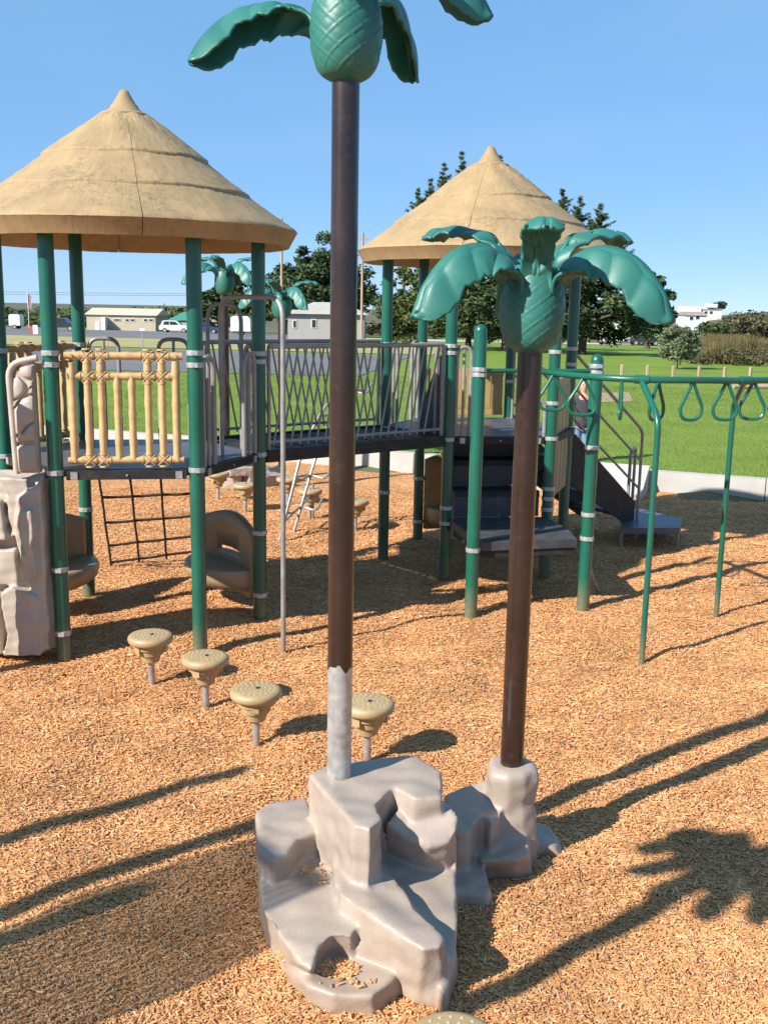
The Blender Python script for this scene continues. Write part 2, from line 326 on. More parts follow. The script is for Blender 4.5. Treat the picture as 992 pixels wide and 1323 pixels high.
def foot_dust(m, col, z1=.22, k=.55):
    N = m.node_tree.nodes; L = m.node_tree.links; b = N['Principled BSDF']; old = b.inputs['Base Color'].links[0].from_socket
    g = N.new('ShaderNodeNewGeometry'); sp_ = N.new('ShaderNodeSeparateXYZ'); L.new(g.outputs['Position'], sp_.inputs[0])
    n = N.new('ShaderNodeTexNoise'); n.inputs['Scale'].default_value = 34; n.inputs['Detail'].default_value = 8; L.new(g.outputs['Position'], n.inputs['Vector'])
    r = N.new('ShaderNodeMapRange'); r.inputs['From Min'].default_value = z1; r.inputs['From Max'].default_value = 0; r.inputs['To Max'].default_value = 1; L.new(sp_.outputs[2], r.inputs[0])
    mu = N.new('ShaderNodeMath'); mu.operation = 'MULTIPLY'; L.new(r.outputs[0], mu.inputs[0]); L.new(n.outputs['Fac'], mu.inputs[1])
    m2 = N.new('ShaderNodeMath'); m2.operation = 'MULTIPLY'; m2.inputs[1].default_value = k * 1.6; m2.use_clamp = True; L.new(mu.outputs[0], m2.inputs[0])
    mx = N.new('ShaderNodeMix'); mx.data_type = 'RGBA'; mx.inputs[7].default_value = (*col, 1); L.new(m2.outputs[0], mx.inputs[0]); L.new(old, mx.inputs[6]); L.new(mx.outputs[2], b.inputs['Base Color'])
for _m, _k in ((GREEN, .5), (GALV, .35), (ROCK, .35), (WROCK, .35), (PIPE, .4)): foot_dust(_m, (.30, .19, .10), .25, _k)
BED = chip_bed()
LAWN = mat('lawn_grass', (.12, .19, .024), .9, col2=(.18, .25, .04), vscale=.55, bump=.6, bscale=26, spec=.15, dirt=.6, dirtcol=(.22, .22, .06), dscale=.7)
LAWN.node_tree.nodes['Bump'].inputs['Distance'].default_value = .05

# ------------------------------------------------------------------ ground heights
WN = np.array([.378, .926]); WS = 14.19            # wall line: WN . p = WS
def wall_y(x): return (WS - WN[0] * x) / WN[1]
def lawn_z(x, y):
    s = WN[0] * x + WN[1] * y - WS
    s = np.clip(s, 0, 150)
    return .25 - .0165 * s
_ph = RNG.uniform(0, 6.28, 40); _kx = RNG.normal(0, 1, 40); _ky = RNG.normal(0, 1, 40)
_dents = [(float(RNG.uniform(-.45, .45) * q), float(q), float(RNG.uniform(.06, .16)), float(RNG.uniform(.008, .026))) for q in 2.8 * (4.2 ** RNG.random(110))]
_dents += [(float(gp(a_, b_)[0]), float(gp(a_, b_)[1]), .17, .022) for a_, b_ in ((80, 850), (260, 838), (340, 797), (366, 840), (608, 791), (753, 783), (829, 852), (925, 793), (574, 748), (196, 880), (266, 911), (331, 960), (474, 985))]
def bed_z(x, y):
    x = np.asarray(x, float); y = np.asarray(y, float); z = np.zeros_like(x + y)
    for hx, hy, hr, hd in _dents: z = z - hd * np.exp(-((x - hx) ** 2 + (y - hy) ** 2) / (hr * hr))
    for i in range(40):
        k = 2.0 + i * .22; z = z + .0048 / (1 + i * .06) * np.sin(k * (_kx[i] * x + _ky[i] * y) + _ph[i])
    return z
def grid(name, xs, ys, zf, material, kind='structure', smooth=True):
    X, Y = np.meshgrid(xs, ys); return gridXY(name, X, Y, zf(X, Y), material, kind, smooth)
def gridXY(name, X, Y, Z, material, kind='structure', smooth=True):
    ny, nx = X.shape; me = bpy.data.meshes.new(name)
    v = np.stack([X, Y, Z + 0 * X], -1).reshape(-1, 3)
    i = np.arange(ny * nx).reshape(ny, nx); f = np.stack([i[:-1, :-1], i[:-1, 1:], i[1:, 1:], i[1:, :-1]], -1).reshape(-1, 4)
    numpy_mesh(me, v, f); return link(name, me, material, None, smooth, None, kind)
def numpy_mesh(me, v, f):
    v = np.ascontiguousarray(v, np.float32); f = np.ascontiguousarray(f, np.int32); k = f.shape[1]
    me.vertices.add(len(v)); me.vertices.foreach_set('co', v.ravel())
    me.loops.add(f.size); me.loops.foreach_set('vertex_index', f.ravel())
    me.polygons.add(len(f)); me.polygons.foreach_set('loop_start', np.arange(0, f.size, k, dtype=np.int32))
    try: me.polygons.foreach_set('loop_total', np.full(len(f), k, np.int32))
    except Exception: pass
    me.update(calc_edges=True); me.validate()

def hill_z(x, y):
    """far terrain: level, with a low ridge inland and the scrub hill on the right"""
    z = lawn_z(x, y) + 0.0
    z = np.where(WN[0] * x + WN[1] * y < WS + .25, -.06, z - .06)
    z = z + 6.6 * np.exp(-((x - 125) / 42.) ** 2 - ((y - 290) / 85.) ** 2)
    z = z + 3.6 * np.exp(-((y - 640) / 140.) ** 2) * .3
    return z
ys = np.concatenate([np.arange(-30, 30, 1.0), np.arange(30, 200, 5), np.arange(200, 800, 15), np.arange(800, 4200, 200)])
xs = np.concatenate([np.arange(-3000, -300, 200), np.arange(-300, -40, 12), np.arange(-40, 40, 1.5), np.arange(40, 300, 8), np.arange(300, 3001, 200)])
grid('ground', xs, ys, hill_z, SOIL)
def past_wall(name, xs, s0, s1, n, dz, material):
    """strip of land lying between two distances beyond the wall"""
    ss = np.linspace(0, 1, n) ** 1.6 * (s1 - s0) + s0
    X, Sd = np.meshgrid(xs, ss); Y = (WS + Sd - WN[0] * X) / WN[1]
    return gridXY(name, X, Y, lawn_z(X, Y) + dz, material)
past_wall('lawn', np.arange(-60, 120, 1.0), .12, 142, 90, 0.0, LAWN)
# the car park side to the left, from near to far: path, dry verge, car park (photo depths 35, 77, 100, 165 m)
def patch(name, pts, dz, material, n=14):
    X = np.zeros((n, n)); Y = np.zeros((n, n))
    for i in range(n):
        for j in range(n):
            a = lerp(pts[0], pts[1], i / (n - 1)); b = lerp(pts[3], pts[2], i / (n - 1)); q = lerp(a, b, j / (n - 1)); X[j, i] = q[0]; Y[j, i] = q[1]
    return gridXY(name, X, Y, lawn_z(X, Y) + dz, material)
patch('path', [(-60, 38), (-1.0, 38), (1.5, 64), (-60, 66)], .02, ASPH)
patch('dry_grass', [(-90, 72), (3.0, 68), (6, 100), (-90, 104)], .03, DRY)
patch('parking_lot', [(-140, 104), (-6, 100), (-8, 165), (-140, 170)], .04, ASPH)
patch('gravel_drive', [(-8, 120), (60, 146), (60, 152), (-8, 140)], .045, mat('pale_gravel', (.42, .38, .31), .9, var=.1, vscale=.3))
def lawn_hit(u, w_):
    z = 0.0
    for _ in range(30): p = gp(u, w_, z); z = float(lawn_z(p[0], p[1]))
    return (p[0], p[1])
patch('bare_earth', [lawn_hit(772, 520), lawn_hit(818, 519), lawn_hit(812, 507), lawn_hit(776, 508)], .012, mat('bare_earth', (.36, .24, .14), .95, var=.15, vscale=1.0, bump=.4, bscale=20))

# wood chip bed inside the kerb wall
xs = np.arange(-16, 16.01, .1); ys = np.arange(-6, 24, .1)
X, Y = np.meshgrid(xs, ys); Y = np.minimum(Y, wall_y(X) + .02)
gridXY('woodchip_bed', X, Y, bed_z(X, Y), BED)

def gn_points(name, pos, rot, scl, material, prim, kind='stuff'):
    """many small pieces as one object: each point carries one little solid"""
    me = bpy.data.meshes.new(name); me.vertices.add(len(pos)); me.vertices.foreach_set('co', np.ascontiguousarray(pos, np.float32).ravel())
    for n_, a in (('rot', rot), ('scl', scl)):
        at_ = me.attributes.new(n_, 'FLOAT_VECTOR', 'POINT'); at_.data.foreach_set('vector', np.ascontiguousarray(a, np.float32).ravel())
    ob = bpy.data.objects.new(name, me); COL.objects.link(ob); ob['kind'] = kind
    ng = bpy.data.node_groups.new(name, 'GeometryNodeTree')
    ng.interface.new_socket('Geometry', in_out='INPUT', socket_type='NodeSocketGeometry'); ng.interface.new_socket('Geometry', in_out='OUTPUT', socket_type='NodeSocketGeometry')
    N = ng.nodes; L = ng.links; i = N.new('NodeGroupInput'); o = N.new('NodeGroupOutput'); ip = N.new('GeometryNodeInstanceOnPoints')
    if prim == 'chip':
        c = N.new('GeometryNodeMeshCube'); c.inputs['Size'].default_value = (1, 1, 1); geo = c.outputs['Mesh']
    else:
        c = N.new('GeometryNodeMeshCone'); c.inputs['Vertices'].default_value = 3; c.inputs['Radius Top'].default_value = 0; c.inputs['Radius Bottom'].default_value = 1; c.inputs['Depth'].default_value = 1; geo = c.outputs['Mesh']
    sm = N.new('GeometryNodeSetMaterial'); sm.inputs['Material'].default_value = material; L.new(geo, sm.inputs['Geometry'])
    L.new(i.outputs[0], ip.inputs['Points']); L.new(sm.outputs[0], ip.inputs['Instance'])
    for n_, s_ in (('rot', 'Rotation'), ('scl', 'Scale')):
        a = N.new('GeometryNodeInputNamedAttribute'); a.data_type = 'FLOAT_VECTOR'; a.inputs['Name'].default_value = n_; L.new(a.outputs['Attribute'], ip.inputs[s_])
    L.new(ip.outputs[0], o.inputs[0])
    md = ob.modifiers.new('pieces', 'NODES'); md.node_group = ng; me.materials.append(material)
    return ob
def scatter_chips(n):
    Y = 2.2 * (13.5 / 2.2) ** RNG.random(n); wd = .42 * Y + .8; X = RNG.uniform(-1, 1, n) * wd
    ok = Y < wall_y(X) - .15; X, Y = X[ok], Y[ok]; n = len(X)
    k = np.clip((Y / 4.5) ** .45, .85, 1.5)
    Ln = RNG.gamma(3.2, .0060, n).clip(.006, .048) * k; Wd = RNG.uniform(.0026, .0074, n) * k; Th = RNG.uniform(.0008, .0024, n) * k
    tilt = RNG.normal(0, .13, n)
    pos = np.stack([X, Y, bed_z(X, Y) + RNG.uniform(.0, .008, n) + np.abs(np.sin(tilt)) * Ln * .35], -1)
    rot = np.stack([RNG.normal(0, .3, n), tilt, RNG.uniform(0, 6.28, n)], -1)
    return pos, rot, np.stack([Ln, Wd, Th], -1)
P_, R_, S_ = scatter_chips(340000)
gn_points('wood_chips', P_, R_, S_, CHIP, 'chip')
def scatter_grass(n):
    sd_ = .15 + 22 * RNG.random(n) ** 1.7; X = RNG.uniform(-7, 13, n); Y = (WS + sd_ - WN[0] * X) / WN[1]
    h = RNG.uniform(.014, .032, n) * (1 + sd_ * .03)
    pos = np.stack([X, Y, lawn_z(X, Y) + h * .4], -1)
    rot = np.stack([RNG.normal(0, .35, n), RNG.normal(0, .35, n), RNG.uniform(0, 6.28, n)], -1)
    return pos, rot, np.stack([h * .13, h * .13, h], -1)
P_, R_, S_ = scatter_grass(90000)
gn_points('lawn_blades', P_, R_, S_, BLADE, 'blade')

# kerb wall of cast concrete, in segments
kw = thing('kerb_wall', (0, wall_y(0), 0), 'low pale concrete kerb wall between the wood chips and the lawn', 'wall')
wd = Vector((WN[1], -WN[0], 0))
for i in range(-6, 7):
    a = Vector((0, wall_y(0), 0)) + wd * (i * 2.4 + .6 + .006); b = a + wd * (2.4 - .012); n = Vector((WN[0], WN[1], 0))
    MB().prism([tuple(a - n * .02)[:2], tuple(b - n * .02)[:2], tuple(b + n * .17)[:2], tuple(a + n * .17)[:2]], -.1, .285,
               [tuple(a - n * .008)[:2], tuple(b - n * .008)[:2], tuple(b + n * .16)[:2], tuple(a + n * .16)[:2]]).build('wall_segment', CONC, kw, False)
# concrete entry ramp coming down into the pit
rp = MB(); a = Vector(gp(770, 643)); a.z = 0
A_ = gp(846, 641); A_ = Vector((A_[0], wall_y(A_[0]), 0)) - Vector((WN[0], WN[1], 0)) * .03
B_ = A_ - wd * 1.5; n = Vector((WN[0], WN[1], 0))
rp.prism([tuple(A_ - n * .65)[:2], tuple(A_)[:2], tuple(B_)[:2], tuple(B_ - n * .65)[:2]], -.1, [.04, .36, .36, .1])
tag(rp.build('entry_ramp', CONC, None, False), 'pale concrete entry ramp against the kerb wall behind the stair', 'ramp')

# ------------------------------------------------------------------ palm sculptures
def frond_mesh(cut=1.0, flat=False):
    sp = catmull([(.098, 0, .20), (.112, 0, .285), (.16, 0, .352), (.24, 0, .392), (.335, 0, .388), (.43, 0, .335), (.51, 0, .238), (.555, 0, .13)], 9)
    if flat: sp = catmull([(.098, 0, .20), (.106, 0, .29), (.128, 0, .37), (.19, 0, .44), (.28, 0, .468), (.37, 0, .478), (.44, 0, .466), (.48, 0, .445)], 9)
    sp = [Vector(p) for p in sp]; nT = len(sp); nS = 27; v = []; last = int((nT - 1) * cut)
    for i in range(last + 1):
        t = i / (nT - 1); a = sp[max(i - 1, 0)]; b = sp[min(i + 1, nT - 1)]; T = (b - a).normalized(); Nn = Vector((-T.z, 0, T.x))
        wbase = .056 + .098 * min(1, t / .42) ** 1.2
        wbase *= 1 - .16 * max(0, (t - .6) / .4)
        tip = max(0, (t - .88) / .12); wbase *= sqrt(max(.04, 1 - tip ** 2.4))
        lobes = 5.2 * t; fr = (lobes + .15) % 1.0
        wv = wbase * (.90 + .11 * fr ** .6) if t > .22 else wbase
        fold = radians(8 + 46 * min(1, max(0, t - .05) / .42))
        if flat: fold = radians(10 + 22 * t); wv *= .48 if t > .3 else 1 - .52 * t / .3
        for k in range(nS):
            s = -1 + 2 * k / (nS - 1); q = abs(s)
            ff = fold * (.80 + .22 * q)
            ph = (lobes - .55 * q + .15) % 1.0
            bul = .022 * (sin(pi * ph ** .75)) * min(1, q * 4) * min(1, t * 5) * (1 - .25 * q)
            rib = .008 * math.exp(-(q / .05) ** 2) - .004 * math.exp(-((q - .13) / .05) ** 2)
            p = sp[i] + Vector((0, s * wv * cos(ff), 0)) - Nn * (q * wv * sin(ff)) + Nn * (bul + rib)
            v.append(tuple(p))
    m = last + 1; f = [(i * nS + k, i * nS + k + 1, (i + 1) * nS + k + 1, (i + 1) * nS + k) for i in range(m - 1) for k in range(nS - 1)]
    me = bpy.data.meshes.new('frond'); me.from_pydata(v, [], f); me.update(); return me
def crown_pot_mesh():
    prof = [(.0, .002), (.042, .0), (.062, .006), (.088, .022), (.107, .05), (.119, .085), (.126, .12), (.129, .16), (.128, .20), (.123, .24), (.114, .28), (.105, .31), (.09, .335), (.06, .345), (0, .346)]
    pr = catmull([(r, 0, z) for r, z in prof], 8); seg = 144; v = []; f = []
    for i, p in enumerate(pr):
        r, z = p[0], p[2]
        for k in range(seg):
            a = 2 * pi * k / seg
            g1 = abs(sin(4.5 * a + z * 46)); g2 = abs(sin(4.5 * a - z * 46))
            e = .0042 * max(math.exp(-(g1 / .16) ** 2), math.exp(-(g2 / .16) ** 2)) + .0022 * g1 * g2
            e *= min(1, max(0, (z - .012) / .03)) * min(1, max(0, (.30 - z) / .05))
            v.append(((r + e) * cos(a), (r + e) * sin(a), z))
    n = len(pr)
    for i in range(n - 1):
        for k in range(seg): f.append((i * seg + k, i * seg + (k + 1) % seg, (i + 1) * seg + (k + 1) % seg, (i + 1) * seg + k))
    me = bpy.data.meshes.new('crown_pot'); me.from_pydata(v, [], f); me.update(); return me
FR = frond_mesh(); FRCUT = frond_mesh(flat=True); POT = crown_pot_mesh()
for me in (FR, FRCUT, POT):
    me.materials.append(TEAL); me.polygons.foreach_set('use_smooth', [True] * len(me.polygons))
def palm(x, y, zb, zpot, angles, label, bare=0.0, group='palm tree sculptures', r=.0505, scl=1.0, tilt=None, roll=None, upper=(), thin=()):
    t = thing('palm_sculpture', (x, y, zb), label, 'palm sculpture', group)
    z0 = zb - .02
    if bare:
        MB().lathe([(r * .985, z0), (r * .985, zb + bare + .03)], (x, y, 0), 24).build('bare_steel_section', GALV, t)
        m = MB(); seg = 40; v = []
        jag = [bare + zb + .012 * sin(3 * 2 * pi * k / seg + 1) + .008 * sin(7 * 2 * pi * k / seg) + random.uniform(-.004, .004) for k in range(seg)]
        for zz in (None, zpot + .05):
            for k in range(seg): a = 2 * pi * k / seg; v.append((x + r * cos(a), y + r * sin(a), jag[k] if zz is None else zz))
        m.add(v, [(k, (k + 1) % seg, seg + (k + 1) % seg, seg + k) for k in range(seg)]); m.build('pole', BROWN, t)
    else: MB().lathe([(r, z0), (r, zpot + .05)], (x, y, 0), 28).build('pole', BROWN, t)
    p = bpy.data.objects.new('crown_pot', POT); COL.objects.link(p); p.parent = t; p.location = (0, 0, zpot - zb); p.scale = (scl,) * 3
    for i, a in enumerate(angles):
        fo = bpy.data.objects.new('frond', FRCUT if i in upper else FR); COL.objects.link(fo); fo.parent = t
        fo.location = (0, 0, zpot - zb); fo.rotation_euler = ((roll or {}).get(i, 0), (tilt or {}).get(i, 0), radians(a)); fo.scale = (scl, scl * (.64 if i in thin else 1), scl)
        md = fo.modifiers.new('thickness', 'SOLIDIFY'); md.thickness = .014; md.offset = -1
    return t
TX, TY = -.165, 3.92; SX, SY = .58, 4.20
palm(TX, TY, .50, 3.195, (62, 6, -54, -114, -177, 126), 'tall palm sculpture whose pole has worn to bare steel above the grey rock', bare=.49, scl=.99, tilt={0: .04, 1: -.20, 4: .07}, roll={4: .6}, upper=(2, 3, 5), thin=(0, 1, 4))
palm(SX, SY, .42, 2.235, (-149, -30, 30, 152, -93, 92), 'shorter palm sculpture on an all brown pole set in the rock pillar', upper=(2, 3, 4))

# the moulded rock the palms stand in
def px(z, pts): return [tuple(gp(u, w_, z)[:2]) for u, w_ in pts]
def rock_mesh():
    m = MB()
    A = px(.515, [(398, 1000), (418, 990), (490, 978), (540, 976), (570, 996), (573, 1030), (535, 1031), (508, 1017), (488, 1036), (494, 1058), (478, 1070), (456, 1066), (440, 1046)])
    m.prism(A, .0, .515)
    m.prism(px(.32, [(486, 1030), (532, 1030), (535, 1082), (486, 1082)]), 0, .37)
    # ledge inside the corner, sloping down to the front and undercut
    BL = [(528, 1034, .455), (560, 1031, .465), (580, 1035, .46), (591, 1052, .44), (591, 1072, .40), (580, 1090, .36), (552, 1096, .345), (522, 1082, .375), (496, 1062, .42)]
    bt = [tuple(gp(u, w_, z)[:2]) for u, w_, z in BL]; bb = [(p[0], p[1] + (.13 if k >= 5 else .07 if k == 4 else 0)) for k, p in enumerate(bt)]
    m.prism(bb, .05, [q[2] for q in BL], bt)
    m.prism(px(.16, [(490, 1130), (585, 1120), (592, 1180), (592, 1225), (578, 1262), (500, 1190)]), 0, [.26, .22, .16, .10, .08, .2], )
    # stepped nose under the front column
    m.prism(px(.42, [(440, 1062), (490, 1066), (496, 1085), (466, 1092), (446, 1085)]), .2, .42)
    m.prism(px(.25, [(430, 1120), (500, 1118), (497, 1150), (460, 1156), (432, 1150)]), 0, .27)
    # left block with its overhang
    C = px(.31, [(329, 1048), (345, 1040), (396, 1027), (412, 1060), (408, 1076), (384, 1086), (372, 1104), (352, 1112), (336, 1100)])
    m.prism(C, .20, .318)
    m.prism(px(.2, [(338, 1085), (400, 1058), (440, 1060), (440, 1080), (400, 1090), (356, 1106), (340, 1100)]), 0, .21)
    # left shelf
    D2 = px(.22, [(334, 1118), (405, 1085), (452, 1112), (446, 1150), (462, 1185), (456, 1202), (430, 1200), (412, 1214), (403, 1232), (388, 1226), (362, 1200), (340, 1172)])
    D1 = px(.0, [(334, 1180), (405, 1150), (452, 1180), (450, 1215), (462, 1252), (455, 1260), (432, 1256), (414, 1262), (402, 1264), (386, 1258), (356, 1242), (340, 1215)])
    m.prism(D1, 0, [.205, .205, .215, .215, .205, .195, .195, .19, .155, .16, .19, .20], D2)
    # ridge running to the front
    E2 = px(.255, [(440, 1122), (500, 1124), (538, 1172), (574, 1208), (570, 1219), (548, 1224), (500, 1198), (436, 1160)])
    E1 = px(.0, [(436, 1190), (510, 1190), (560, 1230), (588, 1275), (576, 1297), (540, 1300), (515, 1286), (440, 1255)])
    m.prism(E1, 0, [.28, .27, .255, .245, .242, .245, .258, .275], E2)
    m.prism(px(.0, [(500, 1255), (560, 1250), (590, 1272), (583, 1294), (560, 1304), (530, 1297)]), 0, .125, px(.12, [(505, 1220), (560, 1215), (583, 1240), (578, 1258), (556, 1264), (525, 1252)]))
    # low tray at the front left
    m.prism(px(.0, [(350, 1205), (353, 1238), (374, 1275), (398, 1299), (430, 1311), (484, 1312), (514, 1290), (522, 1275), (450, 1240)]), -.03, .082,
            px(.082, [(352, 1190), (355, 1216), (376, 1252), (400, 1274), (432, 1286), (480, 1287), (508, 1266), (514, 1252), (450, 1220)]))
    # right hand blocks towards the pillar
    m.prism(px(.285, [(574, 1020), (600, 1016), (634, 1012), (652, 1036), (648, 1052), (634, 1060), (624, 1052), (616, 1058), (606, 1070), (588, 1072)]), 0, [.26, .27, .31, .29, .275, .27, .285, .28, .265, .265])
    m.prism(px(.07, [(575, 1095), (655, 1090), (655, 1112), (600, 1122), (578, 1122)]), 0, .10)
    I2 = px(.15, [(612, 1080), (650, 1066), (672, 1066), (682, 1084), (683, 1098), (668, 1106), (620, 1106)])
    I1 = px(.0, [(612, 1118), (650, 1105), (676, 1105), (688, 1120), (686, 1133), (668, 1139), (620, 1134)])
    m.prism(I1, 0, [.13, .145, .15, .15, .135, .13, .125], I2)
    m.prism(px(0, [(666, 1100), (690, 1080), (714, 1086), (728, 1098), (724, 1110), (704, 1108), (682, 1114)]), 0, [.09, .095, .085, .055, .05, .075, .08], px(.07, [(668, 1076), (690, 1066), (710, 1071), (720, 1082), (718, 1092), (702, 1092), (682, 1096)]))
    m.prism(px(0, [(575, 1140), (612, 1136), (628, 1146), (638, 1168), (632, 1178), (600, 1176), (580, 1180)]), 0, [.10, .10, .10, .06, .055, .075, .085], px(.08, [(575, 1115), (612, 1112), (625, 1124), (633, 1144), (628, 1152), (600, 1152), (580, 1154)]))
    # pillar round the short palm
    pil = []
    for zz, rr in ((0, .135), (.12, .122), (.28, .108), (.40, .118), (.435, .112), (.452, .088)): pil.append((rr, zz))
    v = []; sg = 9
    for rr, zz in pil:
        for k in range(sg): a = 2 * pi * k / sg + .3; q = rr * (1 + .07 * sin(2.6 * k)); v.append((SX + q * cos(a), SY + q * sin(a), zz))
    f = [(i * sg + k, i * sg + (k + 1) % sg, (i + 1) * sg + (k + 1) % sg, (i + 1) * sg + k) for i in range(len(pil) - 1) for k in range(sg)] + [tuple(range(sg - 1, -1, -1)), tuple((len(pil) - 1) * sg + k for k in range(sg))]
    m.add(v, f)
    me = bpy.data.meshes.new('tmp'); me.from_pydata(m.v, [], m.f); me.update()
    ob = bpy.data.objects.new('tmp', me); COL.objects.link(ob)
    rm = ob.modifiers.new('r', 'REMESH'); rm.mode = 'VOXEL'; rm.voxel_size = .008
    sm = ob.modifiers.new('s', 'SMOOTH'); sm.factor = .5; sm.iterations = 15
    dg = bpy.context.evaluated_depsgraph_get(); out = bpy.data.meshes.new_from_object(ob.evaluated_get(dg))
    bpy.data.objects.remove(ob); bpy.data.meshes.remove(me); out.name = 'rock_base'
    n = len(out.vertices); co = np.empty(n * 3, np.float32); no = np.empty(n * 3, np.float32); out.vertices.foreach_get('co', co); out.vertices.foreach_get('normal', no)
    co = co.reshape(-1, 3); no = no.reshape(-1, 3); d = np.zeros(n)
    for i in range(26):
        k = RNG.normal(0, 1, 3) * (7 + i * 1.1); d += .0016 / (1 + i * .05) * np.sin(co @ k + RNG.uniform(0, 6.28))
    # a few hammered hollows along the edges
    for i in range(70):
        q = co[RNG.integers(0, n)]; rr = RNG.uniform(.02, .055); d -= RNG.uniform(.001, .0045) * np.exp(-((co - q) ** 2).sum(1) / (rr * rr))
    co += no * d[:, None]; out.vertices.foreach_set('co', co.ravel()); out.update()
    return out
RB = rock_mesh()
rc = np.array([.08, 3.75, 0])
co = np.empty(len(RB.vertices) * 3, np.float32); RB.vertices.foreach_get('co', co); co = co.reshape(-1, 3) - rc.astype(np.float32); RB.vertices.foreach_set('co', co.ravel())
rb = link('rock_base', RB, ROCK, None, True, None); rb.location = rc
tag(rb, 'large grey moulded rock formation holding the two near palm poles', 'rock', 'moulded rock bases of the palms')
# chips that have gathered on the rock's low tray and shelf
def tray_chips():
    pos = []
    c = gp(432, 1250, .06); 
    for cx, cy, z, rx, ry, n in ((*gp(436, 1250, .09)[:2], .084, .075, .05, 300), (*gp(372, 1232, .09)[:2], .084, .04, .028, 80), (*gp(450, 1272, .08)[:2], .083, .11, .03, 16), (*gp(415, 1130, .215)[:2], .214, .09, .08, 22)):
        for _ in range(n):
            a = random.uniform(0, 6.28); q = random.random() ** .6; pos.append((cx + rx * q * cos(a), cy + ry * q * sin(a), z + random.uniform(0, .014 * (1 - q) + .004)))
    n = len(pos); return np.array(pos), np.stack([RNG.normal(0, .3, n), RNG.normal(0, .3, n), RNG.uniform(0, 6.28, n)], -1), np.stack([RNG.uniform(.012, .034, n), RNG.uniform(.004, .008, n), RNG.uniform(.002, .004, n)], -1)
P_, R_, S_ = tray_chips()
gn_points('wood_chips_on_rock', P_, R_, S_, CHIP, 'chip')

# ------------------------------------------------------------------ stepping pods
def make_pod(label):
    t = thing('stepping_pod', (0, 0, 0), label, 'stepping pod', 'stepping pods in the wood chips')
    MB().lathe([(.0, .345), (.115, .345), (.132, .342), (.142, .332), (.145, .318), (.142, .303), (.132, .292), (.10, .286), (0, .286)][::-1], (0, 0, 0), 40, False).build('pod_top', PODM, t, angle=50)
    g_ = MB()
    for rr, n in ((.03, 6), (.055, 11), (.08, 16), (.105, 20)):
        for k in range(n):
            a = 2 * pi * k / n + rr * 30; x, y = rr * cos(a), rr * sin(a); g_.lathe([(.0058, .3445), (.005, .3465), (0, .3470)], (x, y, 0), 7, False)
    g_.build('grip_dots', PODDOT, t)
    MB().lathe([(.0, .16), (.045, .16), (.055, .168), (.062, .2), (.066, .21), (.078, .214), (.083, .235), (.084, .25), (.1, .256), (.102, .289), (0, .289)], (0, 0, 0), 28, False).build('pod_socket', PODM, t, angle=30)
    for k in range(3):
        a = 2 * pi * k / 3 - 1.9
        MB().box((.094 * cos(a), .094 * sin(a), .262), (.028, .045, .05), a).build('lug', PODM, t, False)
    MB().lathe([(.012, .3445), (.012, .3495), (.006, .3495)], (.012, 0, 0), 8).build('bolt', DARK, t)
    MB().lathe([(.021, -.03), (.021, .17)], (0, 0, 0), 16).build('stem', GALV, t)
    return t
pods = [(*gp(196, 880)[:2], 'tan stepping pod left of the front green post, leftmost of the near ones', 1.0),
        (*gp(266, 911)[:2], 'tan stepping pod right in front of the sunlit front green post', .97),
        (*gp(331, 960)[:2], 'tan stepping pod between the pod by the green post and the tall palm pole', 1.0),
        (*gp(474, 985)[:2], 'tan stepping pod just behind the tall palm pole and grey rock', 1.02),
        (*gp(586, 1346, .35)[:2], 'tan stepping pod at the bottom edge in front of the grey rock', 1.02),
        (*gp(282, 647)[:2], 'far tan stepping pod before the pale rocks, nearest the sunlit green post', 1.0),
        (*gp(317, 660)[:2], 'far tan stepping pod just left of the shaded green post', 1.0),
        (*gp(372, 652)[:2], 'far tan stepping pod right behind the thin sliding pole', 1.0),
        (*gp(400, 672)[:2], 'far tan stepping pod behind the bent ladder rungs', 1.0),
        (*gp(459, 684)[:2], 'far tan stepping pod half hidden by the tall palm pole, right side', 1.0)]
proto = None
for x, y, lb, hs in pods:
    if proto is None: proto = o = make_pod(lb)
    else: o = copy_tree(proto); o['label'] = lb
    o.location = (x, y, float(bed_z(x, y))); o.rotation_euler = (0, 0, random.uniform(-.5, .5)); o.scale = (1, 1, hs)

# ------------------------------------------------------------------ play towers
DK = 1.30
def hexpt(c, a, r=.93): return (c[0] + r * cos(radians(a)), c[1] + r * sin(radians(a)))
def post(p, z1, t, bands=(), r=.0515, cap=False):
    prof = [(r, -.05), (r, z1)]
    if cap: prof += [(r * .98, z1 + .012), (r * .8, z1 + .035), (r * .45, z1 + .05), (0, z1 + .054)]
    po = MB().lathe(prof, (*p, 0), 24).build('post', GREEN, t)
    for zb in bands:
        h = .017; m = MB().lathe([(r + .001, zb - h), (r + .006, zb - h), (r + .0065, zb - h + .004), (r + .0065, zb + h - .004), (r + .006, zb + h), (r + .001, zb + h)], (*p, 0), 24)
        m.box((p[0] + .01, p[1] - r - .012, zb), (.04, .018, .026)); m.build('clamp_band', CLAMP, po)
    return po
def rail_tube(p0, p1, r, nodes=4, seg=14):
    """bamboo cane: swollen joints along its length"""
    pts = []; rad = []
    for i in range(nodes * 6 + 1):
        t = i / (nodes * 6); pts.append(lerp(p0, p1, t)); q = (t * nodes + .37) % 1.0; d = min(q, 1 - q)
        rad.append(r * (1 + (.13 if d < .04 else 0) - .03 * sin(pi * q)))
    return pts, rad
